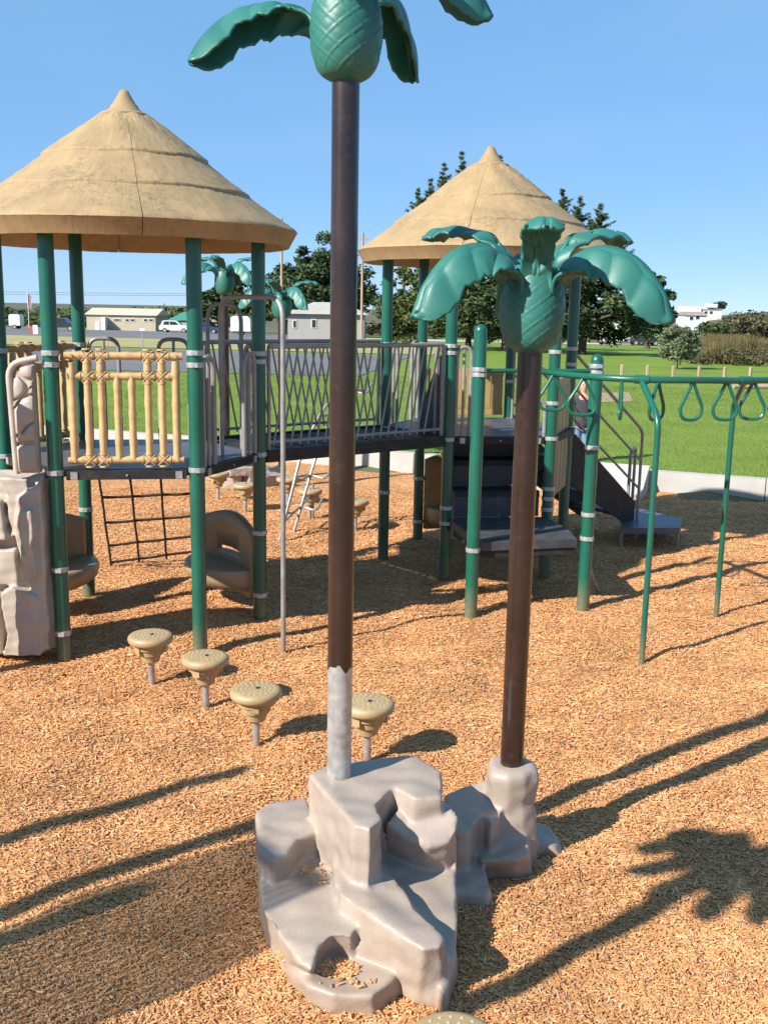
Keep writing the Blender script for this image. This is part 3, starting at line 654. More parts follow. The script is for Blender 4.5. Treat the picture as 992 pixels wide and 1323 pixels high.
def bamboo_panel(A, B, t, z0=1.365, z1=2.06, inset=.10, off=0.0, nm='bamboo_panel'):
    A = Vector((*A, 0)); B = Vector((*B, 0)); d = (B - A).normalized(); n = Vector((d.y, -d.x, 0)); L = (B - A).length - 2 * inset
    O = A + d * inset + n * off
    P = lambda s, z, o=0: tuple(O + d * s + n * o + Vector((0, 0, z)))
    z2 = z1 - .135; r = .026; fr = MB()
    fr.tube(*rail_tube(P(-.015, z0), P(L + .015, z0), r, 5), 14)
    pan = fr.build(nm, BAMBOO, t)
    MB().tube(*rail_tube(P(-.015, z1), P(L + .015, z1), r, 5), 14).build('bamboo_rail', BAMBOO, pan)
    MB().tube(*rail_tube(P(.02, z2), P(L - .02, z2), r * .95, 5), 14).build('bamboo_rail', BAMBOO, pan)
    xs_ = [.03, .03 + (L - .06) / 7 * 1.02, (L - .06) / 7 * 1.95 + .03, (L - .06) / 7 * 3.02 + .03, (L - .06) / 7 * 4.0 + .03, (L - .06) / 7 * 5.1 + .03, (L - .06) / 7 * 6.05 + .03, L - .03]
    for i, s in enumerate(xs_):
        top = z2 if i in (3, 4) else (z1 - .01 if i in (0, 7) else z1)
        if i in (0, 7): top = z1 - (.03 if i else .045)
        MB().tube(*rail_tube(P(s, z0, .002), P(s, top, .002), r * (1.05 if i in (0, 7) else .96), 3), 14).build('bamboo_bar', BAMBOO, pan)
    for i in (1, 2, 5, 6):
        for zj in ((z0, z1, z2)):
            m = MB(); s = xs_[i]
            for zz in (-.042, .042): m.tube([P(s, zj + zz - .005), P(s, zj + zz + .005)], r * 1.16, 14)
            for ss in (-.045, .045): m.tube([P(s + ss - .005, zj), P(s + ss + .005, zj)], r * 1.16, 14)
            for sg in (-1, 1): m.tube([P(s - .034, zj - .034 * sg, .020), P(s, zj, .0275), P(s + .034, zj + .034 * sg, .020)], .0034, 6)
            m.build('lashing', BAMBOO, pan)
    for s, zz in ((.03, z0), (L - .03, z0), (.03, z1), (L - .03, z1)):
        MB().tube([P(s, zz, r * .8), P(s, zz, r + .012)], [.014, .011], 10).build('bolt_cap', BAMBOO, pan)
    return pan
def roof_parts(c, t, seam0):
    R = 1.215; z0 = 2.815
    def prof(jr=0):
        return [(1.12, z0 + .010), (1.150, z0), (1.156, z0 + .002), (R - .006, z0 + .100), (R, z0 + .106), (R - .004, z0 + .116), (1.195, z0 + .130), (1.05, z0 + .222), (.880, z0 + .338), (.8805, z0 + .349), (.877, z0 + .359), (.862, z0 + .369), (.73, z0 + .462), (.578, z0 + .572), (.5785, z0 + .583), (.574, z0 + .594), (.560, z0 + .604), (.43, z0 + .702), (.30, z0 + .798), (.19, z0 + .876), (.158, z0 + .892), (.150, z0 + .886)]
    seg = 26; gap = .0022
    for q in range(4):
        a0 = radians(seam0 + 90 * q) + gap; a1 = radians(seam0 + 90 * q + 90) - gap
        m = MB(); pr = prof(); fine = []
        for i in range(len(pr) - 1):
            k = 6 if i in (6, 7, 12, 11, 16, 17, 18) else 1
            for j in range(k): fine.append(lerp(pr[i], pr[i + 1], j / k))
        fine.append(pr[-1]); v = []; rnd = random.Random(q + int(seam0))
        ss = seg * 2
        for i, (r, z) in enumerate(fine):
            for k in range(ss + 1):
                a = a0 + (a1 - a0) * k / ss; j = rnd.uniform(-1, 1) * (.0028 if 6 < i < len(fine) - 3 else .0012)
                j += .004 * sin(9 * a + z * 13) * (1 if i > 5 else .3)
                v.append((c[0] + (r + j * .5) * cos(a), c[1] + (r + j * .5) * sin(a), z + j))
        n = len(fine)
        # underside
        for k in range(ss + 1): a = a0 + (a1 - a0) * k / ss; v.append((c[0] + .16 * cos(a), c[1] + .16 * sin(a), z0 + .62))
        f = [(i * (ss + 1) + k, i * (ss + 1) + k + 1, (i + 1) * (ss + 1) + k + 1, (i + 1) * (ss + 1) + k) for i in range(n - 1) for k in range(ss)]
        f += [(n * (ss + 1) + k, n * (ss + 1) + k + 1, k + 1, k) for k in range(ss)]
        # seam flanges
        for k in (0, ss):
            f.append(tuple([i * (ss + 1) + k for i in range(n)] + [n * (ss + 1) + k]))
        m.add(v, f); m.build('roof_panel', THATCH, t, True, 32)
    sp_ = [(.168, .872), (.178, .878), (.178, .890), (.160, .897), (.135, .898), (.125, .912), (.105, .93), (.092, .95), (.078, .968), (.066, .985), (.058, 1.0), (.048, 1.015), (.04, 1.032), (.032, 1.045), (.022, 1.057), (0, 1.062)]
    MB().lathe([(r, z0 + z + (.004 if i % 2 else -.002)) for i, (r, z) in enumerate(sp_)], (*c, 0), 28, False).build('roof_finial', THATCH, t, True, 60)
def hexdeck(c, a0, t, z=DK):
    pts = [hexpt(c, a0 + 60 * k, .93) for k in range(6)]; top = [hexpt(c, a0 + 60 * k, .90) for k in range(6)]
    MB().prism(top, z - .05, z).build('deck', NAVY, t, False)
    for k in range(6):
        A, B = pts[k], pts[(k + 1) % 6]
        m = MB().slab(A, B, z - .065, z - .004, .05, .07).build('deck_edge', DARK, t, False)
        for s in (.13, .5, .87):
            q = lerp(A, B, s); d = Vector((B[0] - A[0], B[1] - A[1], 0)).normalized(); n = Vector((d.y, -d.x, 0)) * .028
            if s == .5: MB().tube([(q[0] + n.x, q[1] + n.y, z - .035), (q[0] + n.x * 1.25, q[1] + n.y * 1.25, z - .035)], .007, 8).build('bolt', CLAMP, t)
            else: MB().box((q[0] + n.x, q[1] + n.y, z - .036), (.045, .006, .05), atan2(d.y, d.x)).build('bracket', GALV, t, False)
def hoop(t, p0, p1, z0, z1, r=.017, mid=True, m=None, name='hand_hoop'):
    """inverted-U grab rail between two ground points"""
    a, b = (*p0, z0), (*p1, z0)
    q = MB().tube(rounded([a, (*p0, z1), (*p1, z1), b], .09), r, 10)
    if mid:
        c = lerp(p0, p1, .5); q.tube([(*c, z0), (*c, z1)], r * .7, 8)
    return q.build(name, m or PIPE, t)

C1, C2 = (-1.88, 7.64), (.92, 9.87)
t1 = thing('play_tower', (*C1, 0), 'nearer play tower with a stained thatch look roof and bamboo railing', 'play tower', 'thatch roofed play towers')
pp = {a: hexpt(C1, a) for a in (10, 70, 130, 190, 250, 310)}
post(pp[10], 2.95, t1, (2.05, 1.99, 1.285, .67, .17)); post(pp[70], 2.95, t1, (2.05, 1.285)); post(pp[130], 2.95, t1, (2.07, 2.01, 1.285, .72, .3))
post(pp[190], 2.95, t1, (2.05, 1.285)); post(pp[250], 2.95, t1, (2.075, 2.0, 1.285, .62, .17)); post(pp[310], 2.95, t1, (2.085, 2.005, 1.295))
hexdeck(C1, 10, t1); roof_parts(C1, t1, -72)
bamboo_panel(pp[250], pp[310], t1); bamboo_panel(pp[130], pp[190], t1)
# grab hoops at the net side and the bridge side
a, b = pp[130], pp[70]
hoop(t1, lerp(a, b, .08), lerp(a, b, .33), DK, 2.12); hoop(t1, lerp(a, b, .67), lerp(a, b, .93), DK, 2.12)
a, b = pp[310], pp[10]
hoop(t1, lerp(a, b, .10), lerp(a, b, .26), DK, 2.05, .019); hoop(t1, lerp(a, b, .74), lerp(a, b, .92), DK, 2.05, .019)
a, b = pp[10], pp[70]
hoop(t1, lerp(a, b, .07), lerp(a, b, .2), DK, 2.1, .019, False); hoop(t1, lerp(a, b, .80), lerp(a, b, .93), DK, 2.1, .019, False)

t2 = thing('play_tower', (*C2, 0), 'farther play tower with a clean thatch look roof behind the short palm', 'play tower', 'thatch roofed play towers')
qq = {a: hexpt(C2, a) for a in (7, 67, 127, 187, 247, 307)}; qq[7] = (1.785, 10.02)
post(qq[7], 2.95, t2, (2.05, 1.9, 1.285)); post(qq[67], 2.95, t2, (1.78, 1.68, 1.285)); post(qq[127], 2.95, t2, (2.05, 1.285, .66, .2)); post(qq[187], 2.95, t2, (2.07, 1.285, .66))
post(qq[247], 2.95, t2, (2.09, 2.03, 1.275, .66, .52)); post(qq[307], 2.95, t2, (2.05, 1.6, 1.285, .83, .74, .64))
hexdeck(C2, 7, t2); roof_parts(C2, t2, -105)
def board_panel(A, B, z0, z1, t, nb, mt, inset=.07, th=.03, fill=.88):
    m = MB(); m.slab(A, B, z0, z0 + .07, th, inset); m.slab(A, B, z1 - .07, z1, th, inset); pn = m.build('board_panel', mt, t, False)
    A = lerp(A, B, inset / .93); B = lerp(B, A, inset / .93)
    for i in range(nb):
        MB().slab(lerp(A, B, (i + .5 - fill / 2) / nb), lerp(A, B, (i + .5 + fill / 2) / nb), z0 + .07, z1 - .07, th * 1.25).build('board', mt, pn, False)
    return pn
board_panel(qq[67], qq[127], 1.33, 1.80, t2, 6, TAN)
board_panel(qq[307], qq[7], .72, 1.80, t2, 4, BENCH)  # browner bench plastic here: the roof's shade is put into the colour
a, b = qq[187], qq[127]
hoop(t2, lerp(a, b, .1), lerp(a, b, .3), DK, 2.08); hoop(t2, lerp(a, b, .7), lerp(a, b, .9), DK, 2.08)
a, b = qq[247], qq[187]
hoop(t2, lerp(a, b, .07), lerp(a, b, .2), DK, 2.08, .019, False)
a, b = qq[247], qq[307]
hoop(t2, lerp(a, b, .06), lerp(a, b, .2), DK, 2.08, .019); hoop(t2, lerp(a, b, .78), lerp(a, b, .93), DK, 1.62, .019)
# grey tapering guard by the bridge end
a = lerp(qq[187], qq[127], .10); b = lerp(qq[247], qq[187], .16)
b2 = lerp(qq[247], qq[187], .42)
MB().prism([(b2[0] - .01, b2[1] + .0), (b[0], b[1]), (b[0] + .02, b[1] + .03), (b2[0] + .02, b2[1] + .03)], 1.3, [1.5, 2.0, 2.0, 1.5]).build('guard_plate', STEP, t2, False)

# ------------------------------------------------------------------ bridge
br = thing('lattice_bridge', (-.4, 8.7, 0), 'flat dark bridge with slanted bar railings joining the two towers', 'bridge')
F0, F1, G0, G1 = pp[10], qq[247], pp[70], qq[187]
fo = lambda t_: lerp(F0, F1, t_); ba = lambda t_: lerp(G0, G1, t_)
dd = Vector((F1[0] - F0[0], F1[1] - F0[1], 0)).normalized(); nn = Vector((-dd.y, dd.x, 0))
for i in range(8):
    a, b = i / 8 + .004, (i + 1) / 8 - .004
    s0, s1 = .035 + a * .93, .035 + b * .93
    p = [fo(s0), fo(s1), ba(s1), ba(s0)]; c = lerp(fo((s0 + s1) / 2), ba((s0 + s1) / 2), .5)
    MB().prism([lerp(q, c, .06) for q in p], DK - .04, DK - .005).build('deck_plank', DARK, br, False)
for X0, X1 in ((F0, F1), (G0, G1)):
    MB().slab(X0, X1, DK - .085, DK + .012, .045, .06).build('side_beam', DARK, br, False)
def lattice(X0, X1, lean, sgn):
    z0, z1 = DK + .07, 2.10; a, b = lerp(X0, X1, .045), lerp(X0, X1, .955)
    tr = MB().tube([(*a, z1), (*b, z1)], .019, 12).tube([(*a, z0), (*b, z0)], .013, 8)
    for q in (a, b): tr.tube([(*q, DK - .03), (*q, z1)], .015, 8)
    rl = tr.build('railing', PIPE, br)
    n = 22
    for i in range(n):
        t0 = (i + .5) / n
        t_ = t0 + lean
        if not (0 <= t_ <= 1): continue
        MB().tube([(*lerp(a, b, t0), z0 - .03), (*lerp(a, b, t_), z1)], .0085, 7).build('bar', PIPE, rl)
lattice(F0, F1, .085, 1); lattice(G0, G1, -.085, -1)

# ------------------------------------------------------------------ climbing rock wall at the left
def wall_mesh():
    m = MB(); y0 = 6.66
    P = lambda u, w_: (at(u, w_, y0)[0], at(u, w_, y0)[2])
    def plate(pts, th, yb=0.0):
        q = [P(*p) for p in pts]; n = len(q); cx = sum(p[0] for p in q) / n; cz = sum(p[1] for p in q) / n
        v = [(p[0], y0 + .13 + yb, p[1]) for p in q] + [(cx + (p[0] - cx) * .93, y0 + .13 + yb - th, cz + (p[1] - cz) * .95) for p in q]
        f = [tuple(range(n)), tuple(range(2 * n - 1, n - 1, -1))] + [(i, n + i, n + (i + 1) % n, (i + 1) % n) for i in range(n)]
        m.add(v, f)
    plate([(-90, 612), (52, 612), (58, 690), (68, 780), (72, 850), (-90, 850)], .10, .06)
    plate([(-10, 615), (34, 618), (36, 650), (22, 690), (12, 700), (4, 640)], .10, .0)
    plate([(20, 640), (52, 618), (56, 690), (60, 760), (64, 846), (48, 848), (38, 760), (16, 690)], .13, .0)
    plate([(-30, 712), (20, 710), (24, 758), (-30, 760)], .11, .0)
    plate([(0, 765), (16, 756), (52, 768), (56, 848), (4, 849), (10, 820)], .16, .0)
    plate([(-60, 765), (-2, 768), (4, 848), (-60, 848)], .12, .0)
    plate([(28, 662), (44, 656), (48, 690), (40, 720), (30, 700)], .19, .0)
    plate([(30, 718), (46, 706), (50, 742), (38, 752)], .17, .0)
    plate([(-40, 640), (2, 645), (10, 700), (-40, 704)], .13, .0)
    me = bpy.data.meshes.new('t'); me.from_pydata(m.v, [], m.f); me.update(); ob = bpy.data.objects.new('t', me); COL.objects.link(ob)
    rm = ob.modifiers.new('r', 'REMESH'); rm.mode = 'VOXEL'; rm.voxel_size = .0095; sm = ob.modifiers.new('s', 'SMOOTH'); sm.factor = .5; sm.iterations = 5
    out = bpy.data.meshes.new_from_object(ob.evaluated_get(bpy.context.evaluated_depsgraph_get())); bpy.data.objects.remove(ob)
    n = len(out.vertices); c = np.empty(n * 3, np.float32); no = np.empty(n * 3, np.float32); out.vertices.foreach_get('co', c); out.vertices.foreach_get('normal', no); c = c.reshape(-1, 3); no = no.reshape(-1, 3); d = np.zeros(n)
    for i in range(24):
        k = RNG.normal(0, 1, 3) * (8 + i * 1.5); d += .0018 / (1 + i * .05) * np.sin(c @ k + RNG.uniform(0, 6.28))
    c += no * d[:, None]; c -= np.array([-2.4, 6.7, 0], np.float32); out.vertices.foreach_set('co', c.ravel()); out.update(); out.name = 'rock_face'; return out
cw = thing('climbing_wall', (-2.4, 6.7, 0), 'beige moulded rock climbing wall at the left edge of the near tower', 'climbing wall')
link('rock_face', wall_mesh(), WROCK, cw, True, None)
P = lambda u, w_, y=6.70: tuple(at(u, w_, y))
_bq = lambda c, k: [(c[0] + sx * .0473 * k + sy * .031 * k, c[1] + sx * .037 * k - sy * .039 * k) for sx, sy in ((-1, -1), (1, -1), (1, 1), (-1, 1))]
MB().prism(_bq((-2.63, 6.434), 1.1), -.05, [1.85, 1.95, 1.95, 1.9], _bq((-2.63, 6.434), .95)).build('shade_pillar', WROCK, cw, False)  # unseen rock pillar added to shade the tower's front left post
MB().tube(rounded([P(22, 612), P(10, 470), P(48, 462)], .10, 7), .021, 12).build('tube_frame', WROCK, cw)
hp = MB()
q = [P(20, 485), P(30, 470), P(43, 469), P(51, 611), P(27, 611)]
v = [tuple(p) for p in q] + [(p[0], p[1] + .05, p[2]) for p in q]; n = 5
hp.add(v, [tuple(range(n - 1, -1, -1)), tuple(range(n, 2 * n))] + [(i, (i + 1) % n, n + (i + 1) % n, n + i) for i in range(n)])
ps = hp.build('stone_panel', WROCK, cw, False)
def stone(pts, bulge=.03, y=6.70):
    q = [at(u, w_, y) for u, w_ in pts]; c = sum(q) / len(q); n = len(q); v = []; f = []
    for sc, dy in ((1, .012), (.98, -.008), (.90, -bulge * .75), (.7, -bulge)):
        for p in q: r = c + (p - c) * sc; v.append((r[0], r[1] + dy, r[2]))
    for k in range(3):
        for i in range(n): f.append((k * n + i, k * n + (i + 1) % n, (k + 1) * n + (i + 1) % n, (k + 1) * n + i))
    f.append(tuple(3 * n + i for i in range(n))); MB().add(v, f).build('stone', WROCK, ps, True, 60)
stone([(26, 475), (34, 472), (43, 472), (44, 488), (36, 489), (28, 485)]); stone([(19, 488), (24, 486), (32, 494), (34, 504), (28, 513), (19, 515), (18, 500)])
stone([(34, 492), (44, 491), (44, 497), (38, 502)]); stone([(38, 504), (44, 499), (44, 507), (37, 509)]); stone([(19, 518), (26, 515), (21, 524), (18, 526)])
stone([(19, 528), (30, 514), (44, 510), (46, 543), (34, 552), (27, 562), (21, 561), (20, 545)]); stone([(21, 566), (33, 560), (39, 549), (46, 546), (47, 568), (22, 572)]); stone([(22, 576), (47, 572), (50, 607), (25, 610), (23, 590)])

# ------------------------------------------------------------------ cargo net
cn = thing('cargo_net', (-2.1, 9.0, 0), 'dark rope climbing net slanting down behind the near tower deck', 'climbing net')
a0, b0 = (*lerp(pp[130], pp[70], .10), DK - .03), (*lerp(pp[130], pp[70], .92), DK - .03)
a1, b1 = tuple(gp(144, 732)), tuple(gp(249, 717))
NT = lambda s, t_: lerp(lerp(a0, a1, t_), lerp(b0, b1, t_), s)
for i in range(4):
    s = i / 3; pts = [Vector(NT(s + .003 * sin(k * 1.7 + i), k / 10)) - Vector((0, 0, .02 * sin(pi * k / 10))) for k in range(11)]
    MB().tube([tuple(p) for p in pts], .011, 7).build('vertical_rope', ROPE, cn)
for j in (.02, .21, .395, .60, .80, .96):
    pts = [Vector(NT(k / 12, j + .002 * sin(k + j * 9))) - Vector((0, 0, .02 * sin(pi * j) + .002 * abs(sin(pi * k / 4)))) for k in range(13)]
    MB().tube([tuple(p) for p in pts], .0125, 7).build('cross_rope', ROPE, cn)

# ------------------------------------------------------------------ curved benches under the decks
def bench(A, B, centre, label, z0=.12, z1=.66, arch=.10, mt=BENCH, depth=.36):
    A = Vector((*A, 0)); B = Vector((*B, 0)); t = thing('curved_bench', tuple((A + B) / 2), label, 'bench', 'tan benches under the tower decks')
    d = (B - A).normalized(); inn = Vector((*centre, 0)) - (A + B) / 2; inn = (inn - d * inn.dot(d)).normalized(); L = (B - A).length
    A = A + d * .06; L -= .12
    # back: arched panel with a hand slot, slightly dished
    n = 24; v = []; f = []
    def dish(s): return -.05 * sin(pi * s)
    rows = [z0, .35, .40, .46, .56, None]
    for s_i in range(n + 1):
        s = s_i / n; zt = z1 + arch * sin(pi * s); zb = z0 + .10 * (2 * abs(s - .5)) ** 2 * 0
        for r_ in (zb, zb + (zt - zb) * .42, zb + (zt - zb) * .485, zb + (zt - zb) * .54, zb + (zt - zb) * .86, zt):
            p = A + d * (L * s) + inn * (dish(s) + .02); v.append((p.x, p.y, r_))
    k = 6
    for i in range(n):
        for j in range(k - 1):
            if j == 2 and 7 <= i <= 16: continue
            f.append((i * k + j, (i + 1) * k + j, (i + 1) * k + j + 1, i * k + j + 1))
    ob = MB().add(v, f).build('backrest', mt, t, True, 40)
    md = ob.modifiers.new('thickness', 'SOLIDIFY'); md.thickness = .045; md.offset = 0
    # seat: half-ellipse shell, rounded nose
    m = MB(); v = []; f = []; ns = 20
    loops = [(.0, .26, .55), (.0, .20, .75), (.03, .345, 1.0)]
    prof = [(.45, .16), (.75, .19), (.93, .24), (1.0, .30), (.985, .335), (.95, .352), (.85, .358), (.0, .352)]
    for q, zz in prof:
        for i in range(ns + 1):
            s = i / ns; ang = pi * s; p = A + d * (L * (.5 - .49 * cos(ang) * (.7 + .3 * q))) + inn * (depth * sin(ang) ** .8 * q - .02); v.append((p.x, p.y, zz))
    for j in range(len(prof) - 1):
        for i in range(ns): f.append((j * (ns + 1) + i, j * (ns + 1) + i + 1, (j + 1) * (ns + 1) + i + 1, (j + 1) * (ns + 1) + i))
    f.append(tuple(range(ns, -1, -1)))
    m.add(v, f).build('seat', mt, t, True, 45)
    return t
bench(pp[10], pp[70], C1, 'tan curved bench with a slotted back under the near tower, right side')
bench(pp[190], pp[130], C1, 'tan curved bench behind the rope net side post, left side of the near tower', z1=.66)
bench(qq[127], qq[67], (C2[0], C2[1] - 3), 'tan sunlit bench panel under the farther tower between two posts', z0=.12, z1=.86, mt=TAN, depth=.30)

# ------------------------------------------------------------------ sliding pole arch
sl = thing('sliding_pole', (-.7, 6.96, 0), 'thin grey sliding pole arching out from the near tower deck', 'sliding pole')
b = gp(366, 840); e = lerp(pp[310], pp[10], .42); e2 = lerp(pp[310], pp[10], .62)
zt = 2.46
k_ = Vector(lerp(pp[310], pp[10], .52)); 
e = at(287, 590, 7.6); 
MB().tube(rounded([(b[0], b[1], -.05), (b[0], b[1], zt), (e[0], e[1], zt), (e[0], e[1], DK - .02)], .16, 8), .0175, 12).build('pole', PIPE, sl)
e3 = at(313, 590, 8.0)
MB().tube(rounded([(e3[0], e3[1], DK - .02), (e3[0], e3[1], zt - .05), (e3[0] - .3, e3[1] + .25, zt - .05), (e3[0] - .3, e3[1] + .25, DK)], .15, 8), .0165, 10).build('entry_arch', PIPE, sl)

# ------------------------------------------------------------------ bent ladder climber behind the bridge
lc = thing('ladder_climber', tuple(gp(370, 692)), 'grey bent tube ladder leaning up behind the lattice bridge', 'climber')
LR = []
for u0, w0, u1, w1, u2, w2 in ((360, 697, 393, 578, 425, 520), (378, 688, 413, 577, 442, 512)):
    p0 = gp(u0, w0); Yb = p0[1]
    pts = catmull([(p0[0], p0[1], -.05), tuple(at((u0 + u1) / 2, (w0 + w1) / 2, Yb + .1)), tuple(at(u1, w1, Yb + .25)), tuple(at(u2, w2, Yb + .55)), tuple(at(u2 + 32, w2 - 8, Yb + .9))], 6)
    MB().tube(pts, .017, 8).build('side_rail', PIPE, lc); LR.append(pts)
for k in (4, 8, 12, 16, 20):
    a, b = Vector(LR[0][k]), Vector(LR[1][k]); d = (b - a)
    MB().tube(catmull([tuple(a), tuple(a + d * .4 + Vector((.0, -.02, -.03))), tuple(b), tuple(b + Vector((.16, -.05, -.02))), tuple(b + Vector((.22, .12, .07))), ], 5), .013, 8).build('rung', PIPE, lc)
pb = Vector(gp(404, 672)); MB().tube([(pb.x, pb.y, -.03), (pb.x, pb.y, .42)], .016, 8).build('support_leg', PIPE, lc)
MB().tube([LR[0][3], (pb.x, pb.y, .3), LR[1][5]], .013, 8).build('brace', PIPE, lc)

# ------------------------------------------------------------------ low step platform and stair in front of the farther tower
sp = thing('transfer_steps', (1.2, 8.6, 0), 'dark vinyl transfer platform and steps up to the farther tower deck', 'steps')
q4, q5 = tuple(gp(608, 791)[:2]), tuple(gp(753, 783)[:2])
post(q4, 2.24, sp, (1.95, 1.91, .52), cap=True); post(q5, 2.02, sp, (1.98, 1.93, 1.33, .78, .58), cap=True)
tri = [lerp(q4, q5, .07), lerp(q4, q5, .93), lerp(q5, qq[307], .40), lerp(qq[307], qq[247], .0), lerp(qq[247], qq[307], .08), lerp(q4, qq[247], .85)]
def offset(poly, k):
    c = (sum(p[0] for p in poly) / len(poly), sum(p[1] for p in poly) / len(poly)); return [lerp(p, c, k) for p in poly]
MB().prism(offset(tri, .03), .50, .57).build('platform', STEP, sp, False); 
MB().prism(offset(tri, .06), .44, .499).build('platform_frame', DARK, sp, False)
e0, e1 = qq[247], qq[307]; ed = Vector((e1[0] - e0[0], e1[1] - e0[1], 0)).normalized(); en = Vector((-ed.y, ed.x, 0))
for i, (zt_, dpt) in enumerate(((.80, .02), (1.04, .30))):
    a = Vector((*lerp(e0, e1, .08), 0)) + en * dpt; b = Vector((*lerp(e0, e1, .92), 0)) + en * dpt
    MB().prism([tuple(a)[:2], tuple(b)[:2], tuple(b + en * .32)[:2], tuple(a + en * .32)[:2]], zt_ - .05, zt_).build('tread', DARK, sp, False)
    MB().prism([tuple(a + en * .01)[:2], tuple(b + en * .01)[:2], tuple(b + en * .035)[:2], tuple(a + en * .035)[:2]], zt_ - .232, zt_ - .052).build('riser', STEP, sp, False)
a = Vector((*lerp(e0, e1, .08), 0)) + en * .58; b = Vector((*lerp(e0, e1, .92), 0)) + en * .58
MB().prism([tuple(a)[:2], tuple(b)[:2], tuple(b + en * .03)[:2], tuple(a + en * .03)[:2]], 1.045, 1.23).build('riser', STEP, sp, False)
a = gp(738, 700, .5); MB().tube([(q5[0] - .03, q5[1] + .05, .5), tuple(gp(773, 765))], .014, 8).build('brace', PIPE, sp)

# ------------------------------------------------------------------ overhead ring ladder
oh = thing('overhead_ring_ladder', (1.9, 7.4, 0), 'green overhead beam with hanging loop handles on two bent posts', 'overhead ladder')
ZB = 1.94
MB().tube([(*q4, ZB), (*q5, ZB)], .017, 12).build('cross_bar', GREEN, oh)
beam = catmull([(1.18, 8.10, ZB + .005), (1.27, 7.85, ZB), (1.42, 7.56, ZB - .002), (1.62, 7.34, ZB), (1.88, 7.25, ZB), (2.2, 7.30, ZB), (2.55, 7.44, ZB - .006), (2.95, 7.6, ZB - .006), (3.35, 7.72, ZB - .006), (3.8, 7.75, ZB)], 10)
MB().tube(beam, .0245, 14).build('beam', GREEN, oh)
MB().tube([beam[0], lerp(beam[0], beam[3], 1)], .034, 14).build('beam_sleeve', GREEN, oh)
def near_beam(u):
    best = min(range(len(beam)), key=lambda i: abs(projx(beam[i]) - u)); i = max(1, min(len(beam) - 2, best))
    p = Vector(beam[i]); T = (Vector(beam[i + 1]) - Vector(beam[i - 1])).normalized(); return p, T
def projx(p):
    q = np.array(p) - np.array([0, 0, EYE]); c = q[0] * RGT + q[1] * FWD - q[2] * DOWN; return 496 + FOC * c[0] / c[2]
def ring(p, ang, wdt=.105, hgt=.27):
    u = Vector((cos(ang), sin(ang), 0)); z = Vector((0, 0, 1)); top = p - z * .02
    pts = [top - u * .008, top - u * wdt * .55 - z * hgt * .38, top - u * wdt - z * hgt * .66, top - u * wdt * .72 - z * hgt * .97, top + u * wdt * .72 - z * hgt * .97, top + u * wdt - z * hgt * .66, top + u * wdt * .55 - z * hgt * .38, top + u * .008]
    MB().tube(rounded([tuple(q) for q in pts], .06, 4), .0125, 9).build('loop_handle', GREEN, oh)
for u, ang in ((716, .05), (752, .0), (802, 1.42), (851, .75), (896, .35), (938, .1), (974, -.05), (1010, .2)):
    p, T = near_beam(u); ring(p, ang, .115 if u < 770 else .098)
for u, w_, kx in ((829, 852, 828), (925, 793, 965)):
    b = gp(u, w_); p, T = near_beam(kx); bend = 1.70
    MB().tube(rounded([(b[0], b[1], -.05), (b[0], b[1], bend), (p.x, p.y, ZB - .01)], .10, 6), .0215, 12).build('post', GREEN, oh)
    MB().tube([tuple(p - T * .05), tuple(p + T * .05)], .031, 12).build('collar', GREEN, oh)
for s in (1.0,):
    b = beam[-1]; MB().tube([(b[0], b[1], -.05), (b[0], b[1], ZB)], .0215, 12).build('post', GREEN, oh)

# ------------------------------------------------------------------ stair down from the farther tower to the right
st = thing('exit_stair', (2.1, 10.8, 0), 'dark sided stair with tube handrails going down right from the farther tower', 'stair')
ea, eb = Vector((*qq[7], 0)), Vector((*qq[67], 0)); so_ = Vector((cos(radians(37)), sin(radians(37)), 0)); LN = 1.15
for k, X in enumerate((ea, eb)):
    X = X + (eb - ea) * (.06 if k == 0 else -.06); th = (eb - ea).normalized() * .03 * (1 if k == 0 else -1)
    Y_ = X + so_ * LN
    m = MB(); v = []
    for q in (0, 1):
        o = th * q
        v += [tuple(X + o + Vector((0, 0, .78))), tuple(Y_ + o + Vector((0, 0, .12))), tuple(Y_ + o + Vector((0, 0, .42))), tuple(X + o + Vector((0, 0, 1.34)))]
    m.add(v, [(0, 1, 2, 3), (7, 6, 5, 4), (0, 4, 5, 1), (1, 5, 6, 2), (2, 6, 7, 3), (3, 7, 4, 0)]); m.build('stringer', DARK, st, False)
    for hgt, r_ in ((.72, .016), (.40, .013), (.10, .013)):
        a_ = X + Vector((0, 0, 1.36 + hgt)); b_ = Y_ + so_ * .05 + Vector((0, 0, .46 + hgt))
        pts = [tuple(a_), tuple(b_)] if hgt < .7 else rounded([tuple(X + Vector((0, 0, 1.3))), tuple(a_), tuple(b_), tuple(Y_ + so_ * .05)], .08)
        MB().tube(pts, r_, 9).build('handrail', PIPE, st)
for i in range(5):
    z = 1.3 - (i + 1) * .2; c = ea + (eb - ea) * .5 + so_ * (LN * (i + .5) / 5)
    MB().bbox((c.x, c.y, z), (LN / 5 * 1.05, .74, .04), radians(37)).build('tread', STEP, st, False)
tp = thing('landing_pad', (2.95, 11.2, 0), 'low slate topped landing pad at the foot of the exit stair', 'platform')
pad = [tuple(gp(*p, .22)[:2]) for p in ((800, 664), (828, 657), (882, 671), (878, 682), (804, 682))]
MB().prism(pad, .155, .22).build('pad_top', NAVY, tp, False)
for u, w_ in ((803, 682), (876, 681), (830, 660)):
    q = gp(u, w_, .2); MB().tube([(q[0], q[1], -.03), (q[0], q[1], .158)], .016, 8).build('leg', PIPE, tp)
q0, q1 = gp(808, 690), gp(817, 683)
